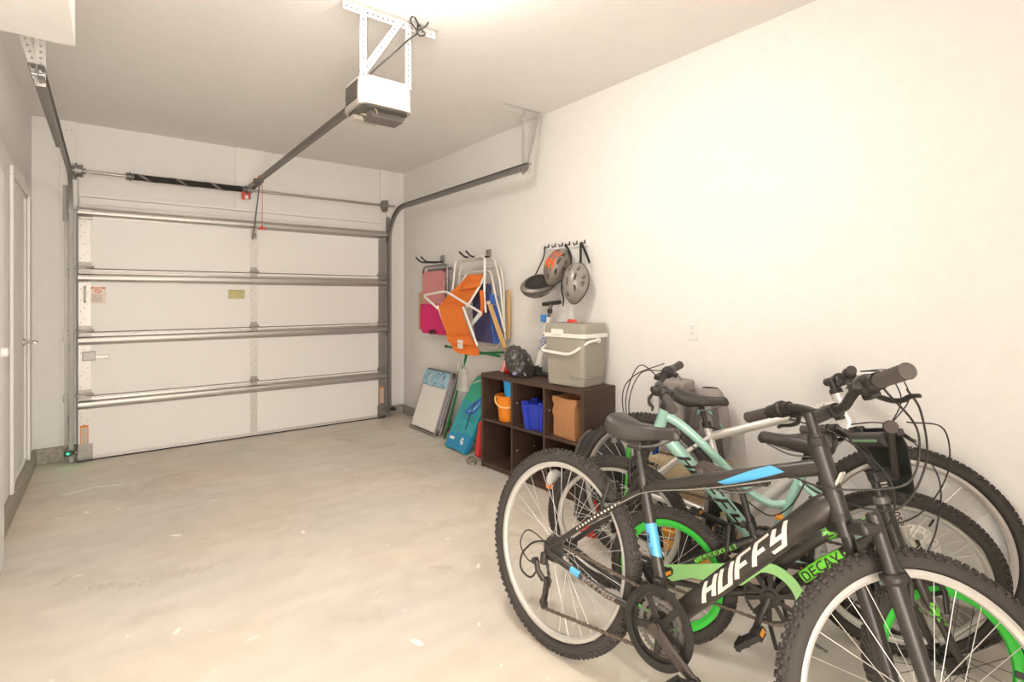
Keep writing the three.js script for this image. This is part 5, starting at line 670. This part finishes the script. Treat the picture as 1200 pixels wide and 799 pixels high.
{ // folded lounger
  const pat = ctex(512, 128, (x, w, h) => { x.fillStyle = '#9cc9dc'; x.fillRect(0, 0, w, h); for (let i = 0; i < 90; i++) { x.fillStyle = ['#d9e8ec', '#5aa0c8', '#e8b8a8', '#c8dce4', '#7fb4d0', '#4e6aa8'][i % 6]; x.globalAlpha = .65; x.beginPath(); x.ellipse(rnd() * w, rnd() * h, 8 + rnd() * 34, 3 + rnd() * 9, rnd() * 3, 0, 7); x.fill(); } x.globalAlpha = 1; });
  const str = ctex(128, 256, (x, w, h) => { const cs = ['#7fb4d0', '#e8e2da', '#d88a98', '#5a7ab0', '#e8e2da']; for (let i = 0; i < 20; i++) { x.fillStyle = cs[i % 5]; x.fillRect(i * 6.4, 0, 6.4, h); } });
  const t = thing('folded_lounger', 'folded lounger with white fabric and blue patterned pillow in the corner', 'lounger', [2.53, 0, ZB - 4.79], 0); t.rotation.z = 0;
  const R = g => g.rotateZ(-.33).translate(0, .02, 0); const h = .62, w = .5;
  const frame = (dx, dw) => fillet([V(dx, .0, -w / 2 - dw), V(dx, h, -w / 2 - dw), V(dx, h, w / 2 + dw), V(dx, 0, w / 2 + dw), V(dx, 0, -w / 2 - dw)], .03, 4);
  mesh('front_frame', [R(tube(frame(0, 0), .0105, 8))], mat.steelDull, t);
  mesh('seat_fabric', [R(bx(.006, h - .06, w - .03, -.004, h / 2 - .01, 0, .002))], P([.88, .86, .82], .85, 0, { bumpMap: grainTex, bumpScale: .0006 }), t);
  mesh('pillow', [R(bx(.05, .16, w - .03, -.014, h - .09, 0, .022, 4))], P([1, 1, 1], .8, 0, { map: pat }), t);
  mesh('rear_frame', [R(tube(frame(.05, .012), .0105, 8))], mat.steelDull, t); mesh('back_fabric', [R(bx(.012, h - .08, w - .01, .045, h / 2, 0, .003))], P([1, 1, 1], .8, 0, { map: str }), t);
  mesh('leg_frame', [R(tube(fillet([V(.085, .04, -w / 2 + .03), V(.085, h + .03, -w / 2 + .03), V(.085, h + .03, w / 2 + .02), V(.085, .04, w / 2 + .02)], .03, 4), .0105, 8))], mat.steelDull, t);
  for (const s of [-1, 1]) mesh('side_fabric', [R(bx(.055, h - .1, .014, .024, h / 2, s * (w / 2 - .012), .005))], P([1, 1, 1], .8, 0, { map: str }), t);
  for (const s of [-1, 1]) mesh('foot_cap', [R(sph(.017, 0, .0, s * w / 2, 1, 1, 1, 12))], P([.25, .22, .2], .6), t);
}
{ // green T pole
  const gm = P([.02, .19, .055], .4, .1); const t = thing('umbrella_pole', 'green metal T-shaped pole leaning on the wall behind the bodyboard', 'pole', [2.6, 0, ZB - 4.3]);
  mesh('pole', [cyl(V(-.02, .004, -.13), V(.04, .86, .18), .012, .012, 12)], gm, t); mesh('crossbar', [cyl(V(-.1, .91, .06), V(.05, .865, .68), .011, .011, 12)], gm, t); mesh('crossbar_tip', [cyl(V(-.1, .91, .06), V(-.106, .912, .035), .0125, .0125, 10)], mat.blackMatte, t); mesh('folded_arm', [cyl(V(.03, .84, .16), V(.06, .9, .72), .013, .011, 12)], gm, t);
}
{ // clear bag
  const f = (u, v) => { const a = u * 6.2832; const r = .075 * (1 - .45 * v) * (1 + .12 * n2(Math.cos(a) * 2, v * 3 + Math.sin(a) * 2)); return V(Math.cos(a) * r * .6, -.07 + v * .2, Math.sin(a) * r * 1.1); };
  const t = thing('clear_bag', 'crumpled clear plastic bag hung over the green pole', 'bag', [2.53, .6, ZB - 4.02]); mesh('bag_film', grid(f, 36, 18), P([.93, .92, .9], .25, 0, { transmission: .75, thickness: 0, ior: 1.3, side: THREE.DoubleSide }), t); mesh('bag_loop', [tube(smooth([V(-.03, .11, -.04), V(-.035, .19, -.02), V(-.03, .215, .03), V(-.03, .18, .06), V(-.03, .11, .05)], 20), .004, 6)], P([.88, .86, .83], .3, 0, { transmission: .4, thickness: 0 }), t);
}
{ const t = thing('seat_cushion', 'red cushion squeezed between bodyboard and shelf', 'cushion', [2.56, 0, ZB - 3.665]); mesh('cushion_body', [bx(.2, .3, .07, -.03, .165, 0, .03, 4).rotateZ(-.12)], P([.7, .04, .035], .75), t); mesh('piping', [sweep(rrect(.19, .29, .03, 4).map(([a, c]) => V(a - .03, c + .165, .034)), circ(.004, .004, 6), { closed: true }).rotateZ(-.12)], P([.55, .03, .03], .75), t); }
{ const t = thing('sandal', 'grey sandal on the floor by the shelf corner', 'shoe', [2.385, 0, ZB - 3.66], 1.2); const fp = []; for (let i = 0; i < 28; i++) { const a = i / 28 * 6.2832; fp.push([Math.cos(a) * .085, Math.sin(a) * (.036 + .006 * Math.cos(a))]); } mesh('sole', [extr(fp, .022, .004).rotateX(-Math.PI / 2).translate(0, .004, 0)], P([.3, .27, .23], .7), t); mesh('strap', [sweep(smooth([V(.02, .02, -.04), V(.025, .055, -.015), V(.025, .058, .015), V(.02, .02, .04)], 12), circ(.003, .014, 8), { hint: V(1, 0, 0) })], P([.5, .45, .38], .6), t); mesh('strap', [sweep(smooth([V(-.05, .02, -.035), V(-.055, .045, 0), V(-.05, .02, .035)], 12), circ(.003, .01, 8), { hint: V(1, 0, 0) })], P([.5, .45, .38], .6), t); }

// ---------- chairs hanging on the wall ----------
function wallHook(z, label) {
  const t = thing('wall_hook', label, 'hook', [XR, 1.745, z]);
  mesh('mount', [bx(.01, .09, .04, -.005, .02, 0, .003), bx(.03, .05, .032, -.02, .005, 0, .004), bx(.022, .03, .05, -.02, .045, 0, .004)], mat.steelDull, t);
  for (const s of [-1, 1]) mesh('prong', [tube(fillet([V(-.03, -.005, s * .015), V(-.09, -.015, s * .045), V(-.24, -.018, s * .05), V(-.3, .03, s * .055)], .03, 5), .0085, 8)], mat.blackMatte, t);
  return t;
}
wallHook(ZB - 4.82, 'black double-prong wall hook holding the pink chair'); wallHook(ZB - 3.98, 'black double-prong wall hook holding the orange and blue chairs');
function cloth(rowsL, rowsR, thick = .004, sag = .012, nu = 26, nv = 12) { // strips from left edge rows to right edge rows
  const cl = new THREE.CatmullRomCurve3(rowsL.map(p => V(...p)), false, 'centripetal'), cr = new THREE.CatmullRomCurve3(rowsR.map(p => V(...p)), false, 'centripetal');
  const f = (u, v) => { const a = cl.getPoint(u), b = cr.getPoint(u); const p = a.clone().lerp(b, v); p.x += sag * Math.sin(v * Math.PI) * Math.sin(u * Math.PI) + .0025 * n2(u * 7, v * 5); return p; };
  const g1 = grid(f, nu, nv), g2 = grid((u, v) => { const p = f(u, 1 - v); p.x += thick; return p; }, nu, nv); return [g1, g2];
}
const fab = { orange: P([.9, .22, .03], .75, 0, { bumpMap: grainTex, bumpScale: .0006 }), pink: P([.78, .03, .2], .75), pinkLight: P([.72, .3, .3], .8), blue: P([.035, .12, .42], .75), navy: P([.085, .08, .2], .8), wood: P([.62, .38, .15], .5), beigeTube: P([.74, .7, .64], .35, .2) };
{
  const t = thing('beach_chair', 'folded pink beach chair hung on the hook by the garage door', 'chair', [0, 0, 0], 0); const q = (a) => V(...a);
  mesh('frame', [bent([V(2.705, 1.0, .665), V(2.71, 1.692, .665), V(2.71, 1.7, 1.175), V(2.705, 1.0, 1.185)], .011, .05), bent([V(2.745, 1.05, .69), V(2.745, 1.66, .69), V(2.745, 1.66, 1.24), V(2.745, 1.22, 1.24)], .011, .05)], mat.steelDull, t);
  mesh('backrest', cloth([[2.695, 1.645, .69], [2.69, 1.46, .685], [2.69, 1.28, .68]], [[2.695, 1.638, 1.15], [2.69, 1.46, 1.155], [2.69, 1.28, 1.16]]), fab.pinkLight, t);
  mesh('pocket', cloth([[2.68, 1.295, .66], [2.672, 1.15, .662], [2.678, 1.02, .672], [2.685, .985, .7]], [[2.68, 1.295, 1.165], [2.672, 1.15, 1.18], [2.678, 1.02, 1.18], [2.685, .985, 1.15]], .02), fab.pink, t);
  for (const z of [.7, 1.14]) mesh('corner_tab', [bx(.006, .03, .03, 2.69, 1.635, z, .002)], P([.3, .02, .06], .7), t);
  mesh('armrest', [bx(.02, .4, .035, 2.69, 1.22, .63, .005)], fab.wood, t); mesh('armrest', [bx(.02, .34, .035, 2.745, 1.3, 1.27, .005)], fab.wood, t);
  mesh('drawstring', [tube(smooth([V(2.672, 1.02, .86), V(2.665, 1.0, .9), V(2.668, 1.03, .93), V(2.665, .99, .97), V(2.67, 1.01, 1.0), V(2.664, 1.03, .95), V(2.664, .985, .91)], 30), .006, 6)], mat.blackMatte, t);
}
{
  const t = thing('beach_chair', 'orange beach chair with white tube frame hung on the wall', 'chair', [0, 0, 0], 0);
  const Lr = [[2.64, 1.573, 1.672], [2.6, 1.48, 1.558], [2.53, 1.368, 1.458], [2.46, 1.272, 1.436]], Rr = [[2.64, 1.572, 1.909], [2.6, 1.466, 1.901], [2.53, 1.36, 1.884], [2.46, 1.263, 1.841]];
  mesh('seat_fabric', cloth(Lr, Rr, .005, .02), fab.orange, t);
  mesh('back_fabric', cloth([[2.46, 1.272, 1.436], [2.45, 1.133, 1.53], [2.46, .996, 1.61], [2.47, .9, 1.68], [2.475, .868, 1.76]], [[2.46, 1.263, 1.841], [2.45, 1.118, 1.94], [2.46, .992, 2.03], [2.47, .9, 2.1], [2.475, .868, 2.06]], .006, .015), fab.orange, t);
  mesh('flap', cloth([[2.625, 1.53, 1.63], [2.575, 1.43, 1.6]], [[2.625, 1.525, 1.925], [2.585, 1.46, 1.93]], .012, -.015), fab.orange, t); mesh('head_pocket', cloth([[2.452, 1.03, 1.585], [2.45, .96, 1.63]], [[2.452, 1.03, 2.0], [2.45, .96, 2.05]], .004, .006), fab.orange, t);
  const lb = mesh('care_label', [bx(.002, .075, .085, 2.452, .955, 1.83, .0008)], mat.white, t);
  const w = mat.whiteTube, tb = (n, a, r = .0105, fr = .05) => mesh(n, bent(a.map(p => V(...p)), r, fr, 10), w, t);
  tb('arm_frame', [[2.455, 1.262, 1.425], [2.4, 1.385, 1.246], [2.42, 1.422, 1.63], [2.5, 1.231, 2.101], [2.5, 1.115, 1.93]], .0105, .04);
  tb('seat_frame', [[2.6, 1.36, 1.44], [2.6, 1.52, 1.475], [2.6, 1.722, 1.51], [2.6, 1.722, 1.997], [2.57, 1.38, 2.03], [2.55, 1.237, 2.081]]);
  tb('back_frame', [[2.465, 1.288, 1.41], [2.47, 1.13, 1.515], [2.48, .975, 1.612]], .0105, .05); tb('back_frame', [[2.465, 1.278, 1.86], [2.47, 1.13, 1.955], [2.48, .95, 2.06]], .0105, .05); tb('cross_tube', [[2.655, 1.58, 1.63], [2.61, 1.44, 1.5], [2.5, 1.3, 1.42]]); tb('cross_tube', [[2.655, 1.58, 1.93], [2.6, 1.46, 1.915], [2.5, 1.28, 1.86]]);
  mesh('side_strap', cloth([[2.53, 1.42, 2.02], [2.53, 1.28, 2.035], [2.53, 1.2, 2.01]], [[2.53, 1.43, 2.06], [2.53, 1.3, 2.075], [2.53, 1.21, 2.05]], .01, .003, 10, 4), fab.orange, t);
  mesh('support_bar', [orient(bx(.03, .16, .012, 0, .08, 0, .004), V(2.5, 1.12, 1.93), V(2.52, 1.25, 2.06), V(1, 0, 0))], w, t);
}
{
  const t = thing('beach_chair', 'blue beach chair with wooden arms hung behind the orange chair', 'chair', [0, 0, 0], 0); const tb = (n, a, m = fab.beigeTube, r = .0105) => mesh(n, bent(a.map(p => V(...p)), r, .05, 10), m, t);
  mesh('back_fabric', cloth([[2.66, 1.5, 1.72], [2.66, 1.25, 1.71], [2.66, .965, 1.755]], [[2.66, 1.48, 2.0], [2.66, 1.25, 2.02], [2.66, .965, 2.075]], .006, .01), fab.navy, t);
  mesh('side_panel', cloth([[2.65, 1.4, 1.99], [2.65, 1.2, 2.005], [2.65, .965, 2.055]], [[2.69, 1.38, 2.06], [2.7, 1.2, 2.08], [2.69, .965, 2.115]], .006, .002, 14, 4), fab.blue, t);
  tb('rear_frame', [[2.7, 1.5, 1.4], [2.705, 1.712, 1.452], [2.705, 1.712, 1.985], [2.7, 1.5, 2.083], [2.7, 1.02, 2.157]]); tb('front_frame', [[2.67, 1.59, 1.5], [2.68, 1.6, 1.97], [2.68, 1.39, 2.04], [2.685, 1.06, 2.175]]); tb('leg_frame', [[2.73, 1.637, 1.6], [2.735, 1.637, 2.05], [2.735, 1.427, 2.09], [2.735, .99, 2.11]]); tb('bottom_loop', [[2.68, .985, 1.77], [2.665, .925, 1.78], [2.665, .918, 2.07], [2.68, .975, 2.115]], fab.beigeTube, .009);
  mesh('armrest', [orient(bx(.022, .43, .04, 0, .215, 0, .006), V(2.6, .94, 2.291), V(2.605, 1.305, 2.06), V(1, 0, 0))], fab.wood, t); mesh('armrest', [bx(.022, .42, .035, 2.755, 1.22, 2.13, .006)], fab.wood, t);
  mesh('hinge_block', [bx(.03, .03, .03, 2.6, 1.32, 2.05, .006)], P([.7, .62, .5], .4), t); mesh('arm_bracket', [cyl(V(2.61, 1.3, 2.05), V(2.69, 1.3, 2.06), .007)], mat.steelDull, t);
}
// ---------- helmets ----------
const rack = thing('hook_rail', 'white hook rail with small black hooks above the cooler', 'hook rail', [XR, 1.775, ZB - 2.95]);
mesh('rail_board', [bx(.012, .07, .46, -.006, .0, 0, .003)], mat.trim, rack); for (let i = 0; i < 6; i++) mesh('hook', [tube(smooth([V(-.012, .0, -.2 + i * .08), V(-.03, -.012, -.2 + i * .08), V(-.045, -.02, -.2 + i * .08), V(-.05, .0, -.2 + i * .08)], 8), .004, 6), bx(.003, .03, .012, -.0135, .0, -.2 + i * .08, .001)], mat.blackMatte, rack);
const csg = new Evaluator(); csg.useGroups = false; csg.attributes = ['position', 'normal'];
function helmet(label, pos, rot, m, accent, sc = 1) {
  const t = thing('bike_helmet', label, 'helmet', pos, 0, 'helmets on the hook rail'); t.rotation.set(...rot); t.scale.setScalar(sc);
  const Lx = .145, Wz = .1, Hy = .125;   // x front, y crown
  const form = (g, k, dy = 0) => { const p = g.attributes.position; for (let i = 0; i < p.count; i++) { let x = p.getX(i), y = p.getY(i), z = p.getZ(i); const tail = x < 0 ? 1 + .1 * x * x * (1 - y) : 1; const front = x > 0 ? 1 - .12 * x * x : 1; y = y < 0 ? y * .28 : y; p.setXYZ(i, x * Lx * k * tail, y * Hy * k + dy + .012 * x * x, z * Wz * k * front); } g.deleteAttribute('uv'); g.computeVertexNormals(); return g; };
  let body = new Brush(form(new THREE.SphereGeometry(1, 56, 36), 1)); const cut = (g) => { const q = new Brush(g); q.updateMatrixWorld(); body = csg.evaluate(body, q, SUBTRACTION); };
  body.updateMatrixWorld(); cut(form(new THREE.SphereGeometry(1, 40, 28), .84, -.035));
  const vents = []; for (const [th, zz, L] of [[.95, 0, .03], [1.7, 0, .034], [2.4, 0, .026], [.8, .52, .026], [1.4, .5, .032], [2.1, .52, .028], [.8, -.52, .026], [1.4, -.5, .032], [2.1, -.52, .028], [1.15, .85, .022], [1.15, -.85, .022], [1.9, .86, .022], [1.9, -.86, .022]]) { const c = Math.sqrt(1 - zz * zz); const n = V(Math.cos(th) * c * Lx, Math.sin(th) * c * Hy, zz * Wz); const g = new THREE.SphereGeometry(1, 12, 8); g.deleteAttribute('uv'); g.scale(L, .05, .0085); g.rotateZ(th - Math.PI / 2); g.translate(n.x, n.y, n.z); vents.push(g); }
  for (const g of vents) cut(g);
  const sg = body.geometry; sg.clearGroups && sg.clearGroups(); mesh('shell', toCreasedNormals(sg, .7), m, t);
  const lg = form(new THREE.SphereGeometry(1, 32, 24), .83, -.004); const cavity = new Brush(form(new THREE.SphereGeometry(1, 32, 24), .74, -.04)); let lb = new Brush(lg); lb.updateMatrixWorld(); cavity.updateMatrixWorld(); lb = csg.evaluate(lb, cavity, SUBTRACTION); mesh('foam_liner', toCreasedNormals(lb.geometry, .7), P([.05, .045, .04], .9), t);
  if (accent) for (const zz of [-.3, .02, .3]) for (const [a0, a1] of [[.75, 1.25], [1.3, 2.0]]) { const pts = []; for (let j = 0; j <= 10; j++) { const a = a0 + (a1 - a0) * j / 10, z = zz + .1 * Math.sin(a * 3), c = Math.sqrt(1 - z * z); pts.push(V(Math.cos(a) * c * Lx * 1.0, Math.sin(a) * c * Hy * 1.0, z * Wz)); } mesh('stripe', sweep(pts, circ(.003, .012, 8), { hint: V(0, 0, 1), scale: q => [1, .2 + Math.sin(q * Math.PI)] }), accent, t); }
  mesh('rim_band', sweep(Array.from({ length: 48 }, (_, i) => { const a = i / 48 * 6.2832, x = Math.cos(a); return V(x * Lx * (x < 0 ? 1 + .1 * x * x : 1) * 1.002, .004 + .012 * x * x, Math.sin(a) * Wz * (x > 0 ? 1 - .12 * x * x : 1) * 1.002); }), circ(.004, .0035, 6), { closed: true, hint: V(0, 1, 0) }), mat.blackMatte, t);
  return t;
}
helmet('silver grey bike helmet hanging nose-down on the rail', [2.685, 1.47, ZB - 2.72], [0, .15, 1.35], P([.3, .275, .25], .3, .2), null, 1);
helmet('dark bike helmet with red and orange stripes on the rail', [2.69, 1.59, ZB - 2.93], [.25, .25, 1.15], P([.22, .19, .165], .35, .2), P([.85, .14, .03], .4), .98);
helmet('dark grey bike helmet hanging upside down by its straps', [2.66, 1.475, ZB - 3.12], [-2.5, 0, -.4], P([.24, .21, .19], .32, .2), null, .98);
function strap(label, pts, w) { return solo('helmet_strap', [sweep(smooth(pts.map(p => V(...p)), 20), [[-.001, -w], [.001, -w], [.001, w], [-.001, w]], { hint: V(0, .2, 1) })], mat.blackMatte, label, 'strap'); }
strap('black chin strap from the upside-down helmet to the rail', [[2.745, 1.765, ZB - 3.15], [2.74, 1.7, ZB - 3.15], [2.69, 1.58, ZB - 3.17], [2.66, 1.5, ZB - 3.2]], .008);
strap('black chin strap of the silver helmet looped on the rail', [[2.745, 1.765, ZB - 2.75], [2.74, 1.7, ZB - 2.745], [2.73, 1.63, ZB - 2.735], [2.72, 1.58, ZB - 2.73]], .012);
strap('loose black strap end beside the silver helmet', [[2.745, 1.765, ZB - 2.745], [2.74, 1.7, ZB - 2.7], [2.735, 1.61, ZB - 2.65]], .01);
strap('black chin strap of the striped helmet dangling under it', [[2.7, 1.5, ZB - 2.9], [2.695, 1.42, ZB - 2.9], [2.7, 1.36, ZB - 2.885], [2.7, 1.3, ZB - 2.89]], .007);
strap('curved black strap above the striped helmet', [[2.745, 1.765, ZB - 2.92], [2.74, 1.72, ZB - 2.87], [2.735, 1.66, ZB - 2.84], [2.735, 1.61, ZB - 2.845]], .009);

// ---------- behind the bicycles ----------
{ // mesh hamper with toys
  const t = thing('mesh_hamper', 'black mesh pop-up hamper with toys beside the shelf', 'hamper', [2.43, 0, ZB - 2.262]); const hm = P([.06, .052, .046], .8, 0, { transmission: .45, thickness: 0, side: THREE.DoubleSide }); const R = .16, h = .53;
  const f = (u, v) => { const a = u * 6.2832; const q = Math.pow(Math.sin(Math.min(1, (1 - v) / .35) * Math.PI / 2), .6); const r = R * (v < .65 ? 1 : .35 + .65 * q); return V(Math.cos(a) * r, .01 + v * h, Math.sin(a) * r * 1.02); };
  mesh('mesh_wall', grid(f, 40, 24), hm, t); mesh('wire_hoop', [tube(Array.from({ length: 36 }, (_, i) => V(Math.cos(i / 36 * 6.2832) * R, .012, Math.sin(i / 36 * 6.2832) * R)), .005, 6, { closed: true })], mat.blackMatte, t);
  for (const a of [.3, 1.9]) mesh('wire_arch', [tube(smooth([V(Math.cos(a) * R, .01, Math.sin(a) * R), V(Math.cos(a) * R * 1.01, .35, Math.sin(a) * R), V(Math.cos(a) * R * .7, .5, Math.sin(a) * R * .7), V(0, .545, 0), V(-Math.cos(a) * R * .7, .5, -Math.sin(a) * R * .7), V(-Math.cos(a) * R * 1.01, .35, -Math.sin(a) * R), V(-Math.cos(a) * R, .01, -Math.sin(a) * R)], 40), .006, 6)], mat.blackMatte, t);
  // croquet-like sticks and bats leaning next to the hamper
  const rod = (n, lb, a, b, r, m, cat) => solo(n, [cyl(V(...a), V(...b), r, r, 12), sph(r, ...b, 1, .6, 1)], m, lb, cat);
  rod('toy_bat', 'bright green plastic toy bat leaning by the mesh hamper', [2.42, .0, ZB - 2.05], [2.47, .47, ZB - 2.07], .017, P([.1, .55, .08], .4), 'toy'); rod('wooden_mallet', 'pale wooden toy mallet handle leaning by the mesh hamper', [2.53, .0, ZB - 2.07], [2.57, .62, ZB - 2.0], .014, P([.62, .44, .26], .6), 'toy'); rod('toy_bat', 'deep blue plastic toy bat standing behind the bicycles', [2.64, .0, ZB - 2.04], [2.68, .64, ZB - 2.02], .018, P([.02, .14, .6], .4), 'toy');
  rod('toy_bat', 'dark green plastic toy bat standing by the wall', [2.74, 0, ZB - 2.08], [2.76, .62, ZB - 2.07], .022, P([.02, .3, .12], .4), 'toy');
  solo('toy_cone', [lathe([[0, .18], [.012, .18], [.055, .015], [.08, .012], [.08, 0], [0, 0]], 24).translate(2.245, 0, ZB - 2.14)], plas.red, 'red plastic toy cone in front of the mesh hamper', 'toy');
}
{ // cardboard box
  const kb = ctex(256, 256, (x, w, h) => { x.fillStyle = '#cdb893'; x.fillRect(0, 0, w, h); for (let i = 0; i < 256; i += 3) { x.fillStyle = `rgba(110,80,45,${.05 + .05 * rnd()})`; x.fillRect(0, i, w, 1); } }); const km = P([1, 1, 1], .85, 0, { map: kb });
  const t = thing('cardboard_box', 'tan cardboard box against the wall behind the bicycles', 'box', [2.65, 0, ZB - 1.78]); mesh('box_body', boxUV(bx(.28, .43, .36, 0, .216, 0, .002), 3), km, t); mesh('flap', boxUV(bx(.27, .004, .17, 0, .434, -.09), 3), km, t); mesh('flap', boxUV(bx(.27, .004, .17, 0, .434, .09), 3), km, t); mesh('tape', [bx(.275, .003, .05, 0, .4375, 0)], P([.5, .38, .22], .4), t);
}
{ // backpack and lunch bag on the box
  const gm = P([.33, .29, .275], .85, 0, { bumpMap: grainTex, bumpScale: .0015 }), mint = P([.3, .58, .55], .7);
  const t = thing('lunch_bag', 'boxy grey lunch bag with a zipped lid on the cardboard box', 'bag', [2.68, .44, ZB - 1.885], .1); mesh('bag_body', [bx(.15, .44, .17, 0, .22, 0, .022, 4)], gm, t); mesh('zipper', [sweep(rrect(.152, .172, .024, 4).map(([a, c]) => V(a, .38, c)), circ(.004, .0025, 6), { closed: true, hint: V(0, 1, 0) })], P([.2, .18, .17], .5, .3), t); mesh('seam_strap', [bx(.006, .38, .02, -.076, .2, .035, .002)], P([.45, .4, .37], .8), t); mesh('handle', [tube(smooth([V(-.03, .44, -.05), V(-.035, .465, -.03), V(-.035, .465, .03), V(-.03, .44, .05)], 12), .006, 6)], P([.22, .2, .19], .8), t);
  const b = thing('backpack', 'grey backpack with mint green trim on the cardboard box', 'backpack', [2.665, .44, ZB - 1.655], .25); const f = (u, v) => { const a = v * 6.2832, s = u; const e = Math.pow(Math.sin(Math.PI * Math.min(1, Math.max(.0, .02 + s * .96))), .28); return V(Math.cos(a) * .085 * e * (1 - .15 * s), s * .42, Math.sin(a) * .12 * e * (1 - .2 * s)); }; mesh('bag_body', grid(f, 24, 28, true), gm, b);
  mesh('mint_trim', [tube(smooth([V(-.075, .2, -.1), V(-.09, .27, -.06), V(-.085, .31, 0), V(-.088, .27, .06), V(-.075, .2, .1)], 24), .0055, 6)], mint, b); mesh('front_pocket', [bx(.05, .17, .17, -.07, .115, 0, .022, 4)], P([.2, .175, .165], .85), b); mesh('side_tag', [bx(.006, .09, .02, -.1, .12, -.06, .002)], P([.6, .12, .08], .7), b); mesh('side_bottle_pocket', [bx(.05, .12, .03, -.03, .08, -.105, .012)], P([.12, .3, .5], .7), b);
  for (const s of [-1, 1]) mesh('shoulder_strap', [sweep(smooth([V(-.06, .36, s * .04), V(-.1, .28, s * .06), V(-.1, .1, s * .085), V(-.07, .01, s * .09)], 14), circ(.004, .016, 8), { hint: V(0, 0, 1) })], P([.12, .105, .1], .85), b);
}
{ const t = thing('toy_crate', 'orange yellow plastic crate on the floor by the cardboard box', 'crate', [2.335, 0, ZB - 1.55], .3); const m = P([.85, .42, .05], .45); for (const [w, d, x, z] of [[.012, .22, -.09, 0], [.012, .22, .09, 0], [.19, .012, 0, -.11], [.19, .012, 0, .11]]) mesh('side_panel', [bx(w, .2, d, x, .102, z, .004)], m, t); mesh('floor_panel', [bx(.18, .008, .21, 0, .006, 0)], m, t); mesh('rim', [sweep(rrect(.2, .24, .02, 4).map(([a, c]) => V(a, .2, c)), circ(.009, .009, 6), { closed: true, hint: V(0, 1, 0) })], m, t); }
{ const t = thing('tote_bag', 'black fabric tote bag leaning against the cardboard box', 'bag', [2.4, 0, ZB - 1.87], .1); mesh('bag_body', [bx(.05, .36, .26, 0, .18, 0, .02, 4).rotateZ(-.06)], P([.04, .036, .033], .85), t); for (const s of [-1, 1]) mesh('handle', [tube(smooth([V(.02 + s * .012, .35, -.06), V(.025 + s * .012, .42, -.04), V(.025 + s * .012, .42, .04), V(.02 + s * .012, .35, .06)], 16), .005, 6)], P([.05, .045, .04], .85), t); }
renderer.render(scene, camera);
